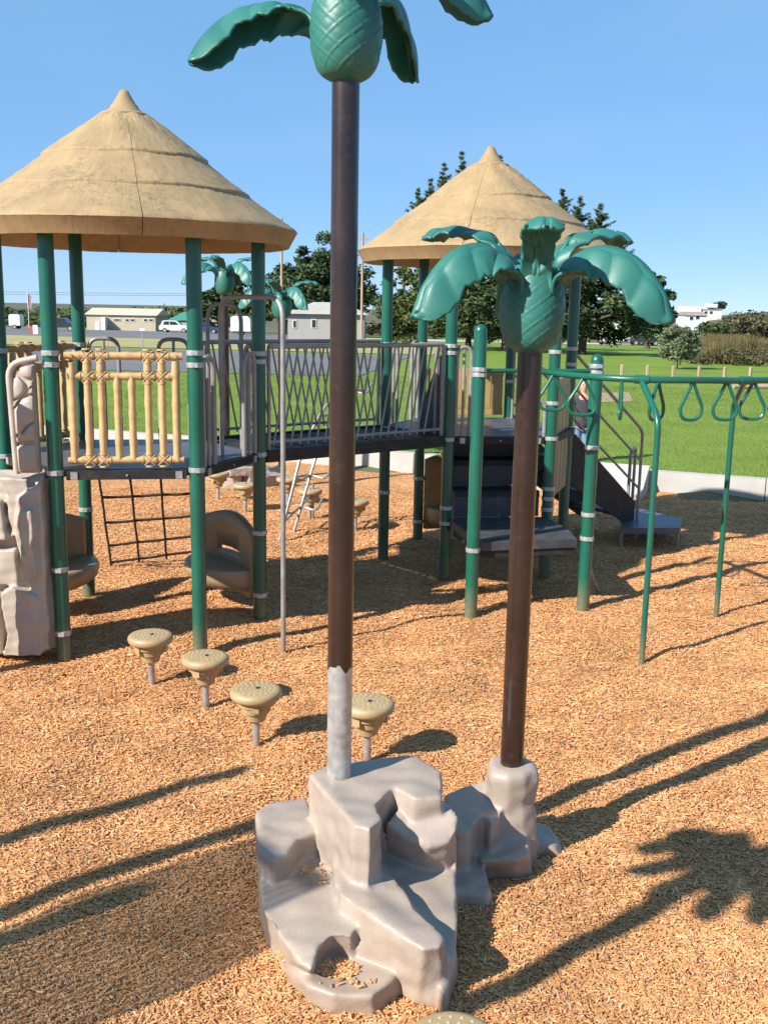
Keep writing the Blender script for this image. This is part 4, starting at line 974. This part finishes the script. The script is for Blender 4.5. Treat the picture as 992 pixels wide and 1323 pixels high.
MB().tube(rounded([(q0[0], q0[1], -.03), (q0[0], q0[1], .92), (q1[0], q1[1] + .1, .92), (q1[0], q1[1] + .1, -.03)], .1, 6), .018, 10).build('loop_rail', PIPE, tp)

# ------------------------------------------------------------------ second palm group beyond the near tower
r2 = rb.copy(); COL.objects.link(r2); c = gp(322, 632); r2.location = (c[0] - .1, c[1] + .45, 0); r2.rotation_euler = (0, 0, radians(100)); r2.scale = (.95, .95, .95)
r2['label'] = 'pale moulded rock formation seen under the near tower deck in the distance'
p1 = at(291, 450, c[1] + .5); p2 = at(364, 450, c[1] + .2)
palm(p1[0], p1[1], .3, at(298, 381, p1[1])[2], (200, 140, 80, 20, -40, -100), 'distant palm sculpture seen between the near tower posts', r=.05, upper=(1, 3, 5))
palm(p2[0], p2[1], .3, at(364, 412, p2[1])[2], (190, 130, 70, 10, -50, -110), 'distant lower palm sculpture behind the right post of the near tower', r=.05, upper=(1, 3, 5))

# ------------------------------------------------------------------ unseen platform and palm added left of the camera to cast shade into view
d_ = np.array([cos(SUN_AZ), sin(SUN_AZ)]); n_ = np.array([-sin(SUN_AZ), cos(SUN_AZ)])
W2 = lambda s, n: tuple(d_ * s + n_ * n)
sb = thing('shade_platform', (*W2(-1.6, 3.4), 0), 'unseen slatted platform added left of the camera to cast shade', 'play platform')
for s, n in ((-1.5, 4.40), (-1.5, 3.86), (-2.4, 3.66), (-2.4, 3.86)): post(W2(s, n), 2.8, sb, (1.3,), cap=True)
MB().prism([W2(-1.5, 2.95), W2(-1.5, 3.86), W2(-2.4, 3.86), W2(-2.4, 2.95)], 1.2, 1.28).build('deck', NAVY, sb, False)
board_panel(W2(-1.5, 2.95), W2(-1.5, 3.78), .15, 2.72, sb, 22, TAN, inset=.02, fill=.74)  # narrow slats added so their shade blurs into a partial tone
xq = W2(-.4, 2.30)
palm(xq[0], xq[1], 0, 2.75, (175, 139, 103, 67, 31, -5, -41, -77, -113, -149), 'unseen palm sculpture added left of the camera to cast a crown shadow', scl=.66)  # added palm, fronds crowded so its shadow merges into one blob

# ------------------------------------------------------------------ person on the lawn
def skin_obj(name, nodes, edges, mt, parent, sub=2):
    """nodes: (x, y, z, r) local to the person"""
    me = bpy.data.meshes.new(name); me.from_pydata([n[:3] for n in nodes], edges, []); me.update()
    ob = bpy.data.objects.new(name, me); COL.objects.link(ob); ob.parent = parent
    sk = ob.modifiers.new('skin', 'SKIN'); sk.use_smooth_shade = True
    for i, n in enumerate(nodes):
        d = me.skin_vertices[0].data[i]; rr = n[3]; d.radius = rr if isinstance(rr, tuple) else (rr, rr)
    me.skin_vertices[0].data[0].use_root = True
    sb_ = ob.modifiers.new('sub', 'SUBSURF'); sb_.levels = sub; sb_.render_levels = sub; me.materials.append(mt); return ob
ppos = tuple(at(752, 540, 14.95)[:2]); pz = float(lawn_z(*ppos))
pe = thing('person', (*ppos, pz), 'small person in a charcoal jacket and blue jeans standing behind the exit stair', 'person')
nodes = [(0, 0, .60, (.085, .065)), (0, 0, .78, (.09, .06)), (0, .0, .93, (.10, .055)), (0, .005, 1.0, .035), (0, .0, 1.06, (.055, .062)), (0, -.005, 1.13, (.066, .075)), (0, 0, 1.19, .045),
         (-.115, 0, .94, .036), (-.15, .01, .77, .029), (-.15, -.03, .62, .022), (-.15, -.04, .56, (.026, .014)), (.115, 0, .94, .036), (.15, .01, .77, .029), (.15, -.03, .62, .022), (.15, -.04, .56, (.026, .014)),
         (-.055, 0, .53, .055), (-.06, -.005, .31, .042), (-.06, .01, .06, .026), (-.062, -.06, .03, .022), (.055, 0, .53, .055), (.06, -.03, .31, .042), (.06, -.04, .06, .026), (.062, -.11, .03, .022)]
edges = [(0, 1), (1, 2), (2, 3), (3, 4), (4, 5), (5, 6), (2, 7), (7, 8), (8, 9), (9, 10), (2, 11), (11, 12), (12, 13), (13, 14), (0, 15), (15, 16), (16, 17), (17, 18), (0, 19), (19, 20), (20, 21), (21, 22)]
skin_obj('body', nodes, edges, SKIN, pe)
skin_obj('jacket', [(0, 0, .46, (.125, .095)), (0, 0, .62, (.12, .09)), (0, 0, .80, (.115, .082)), (0, 0, .93, (.115, .075)), (0, 0, .99, (.06, .055)), (-.12, 0, .93, .052), (-.155, .01, .77, .045), (-.155, -.028, .64, .038), (.12, 0, .93, .052), (.155, .01, .77, .045), (.155, -.028, .64, .038)],
         [(0, 1), (1, 2), (2, 3), (3, 4), (3, 5), (5, 6), (6, 7), (3, 8), (8, 9), (9, 10)], JACKET, pe)
skin_obj('jeans', [(0, 0, .55, (.095, .075)), (-.056, 0, .47, .064), (-.06, -.005, .30, .055), (-.06, .01, .07, .046), (.056, 0, .47, .064), (.06, -.03, .30, .055), (.06, -.04, .07, .046)], [(0, 1), (1, 2), (2, 3), (0, 4), (4, 5), (5, 6)], JEANS, pe)
skin_obj('hair', [(0, .022, 1.09, (.055, .045)), (0, .018, 1.15, (.068, .072)), (0, .01, 1.20, (.05, .055))], [(0, 1), (1, 2)], HAIR, pe)
for sx in (-1, 1):
    m = MB(); o = ORG[pe]; m.lathe([(0, -.02), (.012, -.015), (.015, 0), (.01, .018), (0, .022)], (o[0] + sx * .066, o[1], o[2] + 1.12), 8, False).build('ear', SKIN, pe)
    m = MB(); m.lathe([(0, -.008), (.007, -.004), (.007, .004), (0, .008)], (o[0] + sx * .025, o[1] - .07, o[2] + 1.135), 8, False).build('eye', SHOE, pe)
    MB().bbox((o[0] + sx * .061, o[1] - (.03 if sx < 0 else .07), o[2] + .03), (.065, .16, .055), 0, .02).build('shoe', SHOE, pe)
m = MB(); m.tube([(o[0], o[1] - .072, o[2] + 1.13), (o[0], o[1] - .092, o[2] + 1.105)], [.006, .011], 8).build('nose', SKIN, pe)

# ------------------------------------------------------------------ bollards and a timber edge on the lawn
for i in range(6):
    u = 803 + 33.3 * i; x, y, _ = at(u, 480, 41 + i * .1); z = float(lawn_z(x, y))
    lb = ['first', 'second', 'third', 'fourth', 'fifth', 'sixth'][i] + ' from the left in the row of short wooden lawn posts'
    b = MB().bbox((x, y, z + .27), (.11, .11, .62), .1 * i, .03).build('wooden_post', WOODP, None, False); tag(b, lb, 'post', 'short wooden posts across the lawn')
a = at(948, 495, 36.0); b = at(1050, 497, 36.5)
m = MB(); m.tube([(a[0], a[1], lawn_z(a[0], a[1]) + .09), (b[0], b[1], lawn_z(b[0], b[1]) + .09)], .1, 8); tag(m.build('timber_log', WOODP), 'long timber log lying on the lawn beyond the overhead loops', 'log')

# ------------------------------------------------------------------ trees
def leaf_mesh(name, centres, radii, per, size, flat=.7, seed=1, up=.0, slim=.5):
    r = np.random.default_rng(seed); C = np.repeat(np.array(centres), per, 0); R = np.repeat(np.array(radii), per); n = len(C)
    d = r.normal(0, 1, (n, 3)); d /= np.linalg.norm(d, axis=1)[:, None]; q = r.random(n) ** .45
    p = C + d * (R * q)[:, None] * np.array([1, 1, flat])
    a = r.normal(0, 1, (n, 3)); a[:, 2] = a[:, 2] * .6 + up; a /= np.linalg.norm(a, axis=1)[:, None]
    b = np.cross(a, r.normal(0, 1, (n, 3))); b /= np.linalg.norm(b, axis=1)[:, None]
    sz = size * r.uniform(.5, 1.3, n)[:, None]; a = a * sz; b = b * sz * slim
    v = np.stack([p - a, p + b * .8, p + a, p - b * .8], 1).reshape(-1, 3); f = np.arange(n * 4).reshape(-1, 4)
    me = bpy.data.meshes.new(name); numpy_mesh(me, v, f); return me
def tree(x, y, z, h, w_, cb, n, per, size, mt, label, name='tree', seed=1, shape='dome', group=None, rc=None, spires=0, tips=(), flat=.6, trunk_r=.3, cat='tree'):
    rd = random.Random(seed); t = thing(name, (x, y, z), label, cat, group)
    cs, rs = [], []
    while len(cs) < n:
        u, v_, k = rd.uniform(-1, 1), rd.uniform(-1, 1), rd.random()
        if shape == 'dome': lim = sqrt(max(0, 1 - (k * 1.0) ** 2.2)) * (.75 + .25 * min(1, k * 4))
        elif shape == 'cone': lim = (1 - k) ** .8 * .95 + .05
        else: lim = sqrt(max(0.02, 1 - (2 * k - 1) ** 2))
        q = sqrt(u * u + v_ * v_)
        if q > lim or q < lim * .25 * rd.random(): continue
        cs.append((u * w_ / 2, v_ * w_ / 2, cb + k * (h - cb))); rs.append((rc or w_ * .13) * rd.uniform(.6, 1.35) * (1 - .35 * k))
    c2, r2_ = [], []
    for i in range(len(tips)):
        q_ = at(tips[i][0], tips[i][1], y); bx, by, top = q_[0] - x, rd.uniform(-.6, .6), q_[2] - z
        nl = 15
        for k in range(nl):
            q = k / (nl - 1); zc = top * (.66 + .34 * q); c2.append((bx, by, zc)); r2_.append(.16)
            for _b in range(4 if q < .85 else 1):
                aa = rd.uniform(0, 6.28); ln = ((1 - q) * 2.2 + .18) * rd.uniform(.35, 1.0)
                for j in range(1, 8):
                    e = j / 7; c2.append((bx + cos(aa) * ln * e, by + sin(aa) * ln * e, zc + ln * (.06 + .38 * e * e))); r2_.append(.17 * (1.2 - .7 * e))
    tr = MB(); tr.tube(catmull([(x, y, z - .3), (x + .02 * h * rd.uniform(-1, 1), y, z + cb * .6), (x + .03 * h * rd.uniform(-1, 1), y, z + h * .5), (x, y, z + h * .88)], 5), [trunk_r * (1 - .045 * i) for i in range(16)], 9)
    tr.build('trunk', BARK, t)
    for c in cs[::max(1, n // 14)]:
        s0 = (x, y, z + max(cb * .5, c[2] * .6)); e = (x + c[0] * .9, y + c[1] * .9, z + c[2])
        MB().tube(catmull([s0, lerp(s0, e, .5)[:2] + (lerp(s0, e, .5)[2] + .03 * h,), e], 3), [trunk_r * .4 * (1 - .12 * i) for i in range(7)], 6).build('limb', BARK, t)
    me = leaf_mesh('crown', cs, rs, per, size, flat, seed); link('crown', me, mt, t, False)
    if c2: link('branch_tips', leaf_mesh('branch_tips', c2, r2_, 8, size * .9, .8, seed + 1, slim=.18), LEAF_PI, t, False)  # tips always take the lighter pine colour: distance haze put into the colour
    return t
def tree_px(u, Y, top, wpx, cbrow, **k):
    """tree standing at depth Y, its top and the bottom of its crown at given photo rows"""
    x = at(u, 440, Y)[0]; z = float(hill_z(np.array(x), np.array(Y))) + .02; s = Y / FOC
    return tree(x, Y, z, at(u, top, Y)[2] - z, wpx * s, max(.3, at(u, cbrow, Y)[2] - z), **k)
G_ = 'trees beyond the lawn'
tree_px(606, 92, 262, 180, 432, n=110, per=150, size=.26, mt=LEAF_PI, label='big pine behind the farther tower, its tip showing left of that roof', name='pine_tree', seed=3, group=G_, tips=[(541, 246), (556, 232), (574, 213), (597, 199), (646, 204), (664, 226)], trunk_r=.35, rc=1.1)
tree_px(650, 84, 300, 150, 436, n=90, per=150, size=.24, mt=LEAF_CY, label='dark cypress behind the short palm crown', name='cypress_tree', seed=5, group=G_, trunk_r=.35, rc=1.05)
tree_px(752, 80, 306, 165, 436, n=120, per=150, size=.23, mt=LEAF_CY, label='wide dark cypress with wispy tops just right of the farther roof', name='cypress_tree', seed=8, group=G_, tips=[(727, 247), (749, 256), (777, 265), (763, 285), (800, 300), (712, 262)], trunk_r=.42, rc=1.05)
tree_px(838, 112, 348, 62, 432, n=60, per=110, size=.3, mt=LEAF_CY, label='dark cypress right of the short palm, beside the motorhome', name='cypress_tree', seed=11, group=G_, rc=.9)
tree_px(522, 100, 332, 75, 436, n=60, per=120, size=.25, mt=LEAF_PI, label='light green pine left of the farther tower posts under its roof', name='pine_tree', seed=13, group=G_, rc=1.0)
tree_px(425, 150, 306, 110, 405, n=110, per=150, size=.42, mt=LEAF_CY, label='large dark round tree behind the grey house', name='cypress_tree', seed=17, group=G_, rc=2.0)
tree_px(368, 155, 342, 60, 410, n=55, per=120, size=.42, mt=LEAF_PI, label='lighter tree left of the large dark round tree', name='leafy_tree', seed=19, group=G_, rc=1.7)
tree_px(325, 168, 352, 60, 415, n=50, per=120, size=.45, mt=LEAF_PI, label='green tree behind the white trailer, right of the sunlit post', name='leafy_tree', seed=23, group=G_, rc=1.8)
tree_px(283, 172, 366, 55, 412, n=45, per=120, size=.45, mt=LEAF_CY, label='green tree behind the blue car', name='leafy_tree', seed=29, group=G_, rc=1.8)
tree_px(877, 54, 420, 52, 464, n=70, per=110, size=.085, mt=LEAF_OL, label='pale olive green round bush tree alone on the lawn', name='bush_tree', seed=31, shape='ball', rc=.36, trunk_r=.05, flat=.9)
tree_px(921, 150, 416, 34, 432, n=30, per=90, size=.3, mt=LEAF_CY, label='dark shrub behind the olive green bush tree', name='shrub', seed=37, shape='ball', rc=.9, cat='shrub')
tree_px(926, 300, 389, 15, 398, n=18, per=80, size=.4, mt=LEAF_CY, label='small round tree on the hill right of the white house', name='leafy_tree', seed=41, shape='ball', rc=1.0)

def scrub(name, u0, u1, Y0, Y1, topf, n, per, size, mt, rc, seed, flat=.7):
    rd = random.Random(seed); cs, rs = [], []
    for _ in range(n):
        u = rd.uniform(u0, u1); Y = rd.uniform(Y0, Y1); x = at(u, 430, Y)[0]; z = float(hill_z(np.array(x), np.array(Y))); zt_ = at(u, topf(u), Y)[2]
        cs.append((x, Y, z + (max(zt_ - rc * .8, z + .3) - z) * rd.random() ** .6)); rs.append(rc * rd.uniform(.5, 1.2))
    return link(name, leaf_mesh(name, cs, rs, per, size, flat, seed), mt, None, False, None, 'stuff')
scrub('hill_scrub', 915, 1120, 185, 230, lambda u: 428 - 30 * min(1, max(0, (u - 905) / 45)) + random.uniform(-2, 5), 340, 70, .45, LEAF_SC, 2.0, 3)
scrub('far_wood', -160, 285, 200, 250, lambda u: 393 + random.uniform(-2, 6), 460, 80, .55, LEAF_PI, 2.6, 4)
scrub('far_hedge', 440, 860, 175, 215, lambda u: 412 + random.uniform(-3, 5), 200, 60, .5, LEAF_SC, 1.8, 6)
def reeds():
    rd = np.random.default_rng(9); n = 34000; Y = rd.uniform(64, 76, n); u = 893 + 240 * rd.random(n) ** 1.1
    x = np.array([at(a, 450, b)[0] for a, b in zip(u, Y)]); z = lawn_z(x, Y); h = rd.uniform(.7, 1.55, n) * (1 + .25 * np.sin(x * .9)) * np.clip((u - 885) / 30, .5, 1)
    ln = rd.normal(0, .13, (n, 2)) * h[:, None]; wv = rd.normal(0, 1, (n, 2)); wv = wv / np.linalg.norm(wv, axis=1)[:, None] * .02
    b = np.stack([x, Y, z], -1); t = b + np.concatenate([ln, h[:, None]], 1); w3 = np.concatenate([wv, np.zeros((n, 1))], 1)
    v = np.stack([b - w3, b + w3, t + w3 * .3, t - w3 * .3], 1).reshape(-1, 3); me = bpy.data.meshes.new('reed_bed'); numpy_mesh(me, v, np.arange(n * 4).reshape(-1, 4))
    link('reed_bed', me, REED, None, False, None, 'stuff')
reeds()
scrub('reed_bushes', 896, 1100, 61, 70, lambda u: 441 + random.uniform(-4, 12), 130, 90, .10, LEAF_SC, .6, 12)

# ------------------------------------------------------------------ buildings, vehicles, poles far away
def gz(x, y): return float(hill_z(np.array(float(x)), np.array(float(y)))) + .02
def house(u0, u1, Y, wall_row, ridge_row, depth, mw, mr, label, name='house', wins=(), door=None, cat='house', hip=False, z=None, over=.3, chimney=False, roof='gable'):
    x0, x1 = at(u0, 420, Y)[0], at(u1, 420, Y)[0]; c = (x0 + x1) / 2; z = gz(c, Y) if z is None else z; zw = at((u0 + u1) / 2, wall_row, Y)[2]; zr = at((u0 + u1) / 2, ridge_row, Y)[2]
    t = thing(name, (c, Y, z), label, cat)
    MB().prism([(x0, Y), (x1, Y), (x1, Y + depth), (x0, Y + depth)], z - .6, zw).build('wall', mw, t, False)
    o = over; yr = Y + depth / 2; hp_ = min((x1 - x0) * .3, depth * .5) if hip else -o
    m = MB(); A = [(x0 - o, Y - o, zw + .02), (x1 + o, Y - o, zw + .02), (x1 + o, Y + depth + o, zw + .02), (x0 - o, Y + depth + o, zw + .02), (x0 + hp_, yr, zr), (x1 - hp_, yr, zr)]
    m.add(A, [(0, 1, 5, 4), (2, 3, 4, 5), (1, 2, 5), (3, 0, 4), (0, 3, 2, 1)]); rf = m.build('roof', mr, t, False)
    if chimney: MB().box(((x0 * .35 + x1 * .65), yr, zr + .2), (.8, .8, 1.2)).build('chimney', mw, rf, False)
    for wu, ww, wr, wh in wins:
        a, b = at(wu, wr, Y), at(wu + ww, wr + wh, Y); cx = (a[0] + b[0]) / 2; cz = (a[2] + b[2]) / 2
        fr = MB().box((cx, Y - .03, cz), (abs(b[0] - a[0]) + .16, .08, abs(a[2] - b[2]) + .16)).build('window', WHITE if mw is not WHITE else GREYW, t, False)
        MB().box((cx, Y - .075, cz), (abs(b[0] - a[0]), .02, abs(a[2] - b[2]))).build('pane', GLASS, fr, False)
    if door:
        du, dw, dr0, dr1, dm = door; a, b = at(du, dr0, Y), at(du + dw, dr1, Y); MB().box(((a[0] + b[0]) / 2, Y - .04, (a[2] + b[2]) / 2), (abs(b[0] - a[0]), .08, abs(a[2] - b[2]))).build('door', dm, t, False)
    return t
sh = house(112, 201, 160, 407, 398, 9, CREAM, CREAMR, 'long cream metal shed with a pale sloping roof at the far left', 'storage_shed', cat='shed',
      wins=[(147, 8, 412, 2.2), (162, 4.5, 412, 2.6), (169, 4.5, 412, 2.6), (186, 4.5, 412, 2.6), (193, 4.5, 412, 2.6)], door=(123, 6, 415, 429, WHITE))
a = at(137, 422, 160); MB().box((a[0], 159.2, gz(a[0], 159) + .9), (.6, 1.5, 2.2)).build('porch_screen', WHITE, sh, False)
house(218, 262, 172, 414, 403, 8, CREAM, GREENR, 'low building with a green metal roof behind the white car', 'shelter_building', cat='building', hip=True)
house(266, 300, 178, 416, 402, 8, GREYW, REDR, 'low brownish roofed building behind the blue car', 'house')
gh = house(372, 470, 118, 406, 390, 9, GREYW, GREYR, 'pale grey house with a hipped shingle roof left of the tall palm pole', wins=[(403, 5, 413, 10), (379, 3.5, 414, 9)], hip=True, over=.5)
house(886, 912, 230, 407.5, 402.5, 8, BLUEW, REDR, 'pale blue cottage below the white house on the hill', wins=[(891, 4, 409, 4), (899, 4, 407, 5)], hip=False)
wh = house(905, 931, 285, 399.5, 396, 9, WHITE, WHITE, 'white flat roofed house on top of the right hand hill', wins=[(910, 3, 402, 3), (917, 3, 402, 3)], hip=True)
a, b = at(884, 403, 285), at(905, 403, 285)
MB().box(((a[0] + b[0]) / 2, 288, at(895, 402, 285)[2]), (abs(b[0] - a[0]), 7, 2.6)).build('side_wing', WHITE, wh, False)
MB().box((wh.location[0], 286, at(915, 394.5, 285)[2]), (2.6, 3, 1.0)).build('roof_lantern', WHITE, wh, False)

def vehicle(u, Y, length, prof, wdt, mt, label, name, cat, wins, wheels, wr=.34, face=1, extra=None):
    """side-on vehicle: prof = outline (along, height); wins = side glass outlines; wheels = positions along"""
    x = at(u, 430, Y)[0]; z = gz(x, Y) + .04; t = thing(name, (x, Y, z), label, cat)
    P2 = lambda p: (x + face * (p[0] - length / 2), z + p[1])
    def ext(pts, y0, y1):
        q = [P2(p) for p in pts]; n = len(q); v = [(a, y0, b) for a, b in q] + [(a, y1, b) for a, b in q]
        return MB().add(v, [tuple(range(n)), tuple(range(2 * n - 1, n - 1, -1))] + [(i, n + i, n + (i + 1) % n, (i + 1) % n) for i in range(n)])
    ext(prof, Y - wdt / 2, Y + wdt / 2).build('body', mt, t, False)
    for wpts in wins: ext(wpts, Y - wdt / 2 - .015, Y + wdt / 2 + .015).build('window', GLASS, t, False)
    for k in wheels:
        for sy in (-1, 1):
            c = P2((k, wr)); w_ = MB().tube([(c[0], Y + sy * (wdt / 2 - .2), c[1]), (c[0], Y + sy * (wdt / 2 + .03), c[1])], wr, 16).build('wheel', TYRE, t)
            MB().tube([(c[0], Y + sy * (wdt / 2 + .03), c[1]), (c[0], Y + sy * (wdt / 2 + .045), c[1])], wr * .6, 12).build('rim', CLAMP, w_)
    for e in (0.0, length):
        MB().box((P2((e, 0))[0], Y - wdt / 2 + .3, z + .75), (.06, .3, .18)).build('headlight' if e else 'tail_light', SIGNW if e else SIGNR, t, False)
    return t
suv = [(0, .4), (0, 1.0), (.25, 1.1), (.5, 1.68), (.8, 1.76), (2.5, 1.74), (3.2, 1.15), (4.3, 1.0), (4.5, .8), (4.5, .4)]
suvw = [[(.62, 1.14), (.8, 1.6), (1.5, 1.62), (1.5, 1.14)], [(1.6, 1.14), (1.6, 1.62), (2.4, 1.6), (2.9, 1.14)]]
vehicle(227, 152, 4.5, suv, 1.8, WCAR, 'white estate car parked in front of the green roofed building', 'parked_car', 'car', suvw, (.85, 3.6))
vehicle(265, 150, 4.3, [(0, .35), (0, .95), (.5, 1.05), (1.1, 1.42), (2.4, 1.42), (3.1, 1.0), (4.1, .85), (4.3, .7), (4.3, .35)], 1.75, BLUECAR, 'blue car parked just right of the sunlit front green post', 'parked_car', 'car', [[(.85, 1.04), (1.2, 1.34), (1.75, 1.34), (1.75, 1.04)], [(1.85, 1.04), (1.85, 1.34), (2.35, 1.34), (2.8, 1.02)]], (.8, 3.5))
vehicle(78, 138, 5.2, [(0, .5), (0, 1.1), (2.2, 1.1), (2.3, 1.75), (3.4, 1.75), (3.9, 1.15), (5.0, 1.05), (5.2, .9), (5.2, .5)], 1.9, DKCAR, 'dark pickup truck between the two left green posts', 'pickup_truck', 'truck', [[(2.45, 1.18), (2.45, 1.65), (3.3, 1.65), (3.65, 1.18)]], (.95, 4.2), .38)
vehicle(808, 140, 6.4, [(0, .5), (0, 2.5), (.3, 2.85), (4.4, 2.85), (4.8, 2.6), (4.9, 2.0), (5.2, 1.45), (6.2, 1.2), (6.4, 1.0), (6.4, .45), (.2, .45)], 2.2, WCAR, 'white motorhome parked at the far edge of the lawn under the cypress', 'motorhome', 'motorhome', [[(1.9, 1.6), (1.9, 2.2), (2.9, 2.2), (2.9, 1.6)], [(4.0, 1.5), (4.0, 2.0), (4.7, 2.0), (5.0, 1.5)], [(.5, 1.7), (.5, 2.1), (1.1, 2.1), (1.1, 1.7)]], (1.3, 5.2), .4)
vehicle(833, 137, 4.2, [(0, .4), (0, .95), (.7, 1.05), (1.2, 1.5), (2.4, 1.5), (3.0, 1.0), (4.0, .9), (4.2, .7), (4.2, .4)], 1.75, DKCAR, 'dark car parked at the right end of the motorhome', 'parked_car', 'car', [[(1.0, 1.06), (1.3, 1.42), (2.3, 1.42), (2.7, 1.02)]], (.8, 3.4))
vehicle(312, 146, 2.8, [(0, .5), (0, 2.3), (.3, 2.6), (2.4, 2.6), (2.7, 2.3), (2.8, .5)], 2.0, WCAR, 'white box trailer right of the blue car', 'box_trailer', 'trailer', [], (1.4,), .34)
vehicle(22, 150, 1.6, [(0, .5), (0, 1.9), (.2, 2.1), (1.4, 2.1), (1.6, 1.9), (1.6, .5)], 1.8, WCAR, 'small pale trailer at the far left edge', 'box_trailer', 'trailer', [], (.8,), .32)

def signpost(u, row_b, row_t, Y, mt, label, wpx, hpx, mt2=None):
    x = at(u, 430, Y)[0]; z = gz(x, Y); zt_ = at(u, row_t, Y)[2]; s = Y / FOC; t = thing('sign', (x, Y, z), label, 'sign')
    MB().tube([(x, Y, z - .2), (x, Y, zt_)], .035, 8).build('sign_post', GALV, t)
    MB().box((x, Y - .05, zt_ - hpx * s / 2), (wpx * s, .03, hpx * s)).build('sign_plate', mt, t, False)
signpost(184, 470, 424, 62, SIGNW, 'thin post with a small white plate before the cream shed', 6, 3)
signpost(46, 440, 420, 110, SIGNW, 'small white sign beside the left front green post', 6, 14)
signpost(41, 440, 421, 112, SIGNR, 'small red sign left of the white sign by the green post', 3, 10)
for u, Y, top, lb in ((364, 84, 281, 'thin brown utility pole right of the near roof edge'), (467, 88, 300, 'wooden utility pole just right of the tall palm pole')):
    x = at(u, 430, Y)[0]; z = gz(x, Y); zt_ = at(u, top, Y)[2]; t = thing('utility_pole', (x, Y, z), lb, 'pole', 'utility poles')
    MB().tube([(x, Y, z - .3), (x, Y, zt_)], [.13, .09], 10).build('pole', WOODP, t); MB().box((x, Y, zt_ - .5), (1.0, .09, .1)).build('crossarm', WOODP, t, False)
fx, fy = at(38, 430, 165)[0], 165; fz = gz(fx, fy); ft = thing('flagpole', (fx, fy, fz), 'slim flagpole with a drooping pale flag at the far left', 'flagpole')
MB().tube([(fx, fy, fz - .2), (fx, fy, at(38, 375, fy)[2])], .06, 8).build('pole', WHITE, ft)
zz = at(38, 378, fy)[2]; MB().add([(fx, fy - .02, zz), (fx + .55, fy + .25, zz - .6), (fx + .5, fy - .1, zz - 2.2), (fx + .25, fy + .2, zz - 2.9), (fx, fy, zz - 2.0)], [(0, 1, 2, 3, 4)]).build('flag', mat('faded_flag', (.6, .42, .42), .8), ft, False)
lx = thing('power_line', (0, 300, 0), 'pair of thin overhead cables crossing the left sky', 'cable')
for rr0, rr1 in ((374, 377), (377.5, 378.5)):
    a, b = at(-200, rr0, 300), at(700, rr1, 300); MB().tube(catmull([tuple(a), tuple(lerp(tuple(a), tuple(b), .5))[:2] + ((a[2] + b[2]) / 2 - .8,), tuple(b)], 6), .045, 5).build('cable', WIRE, lx)
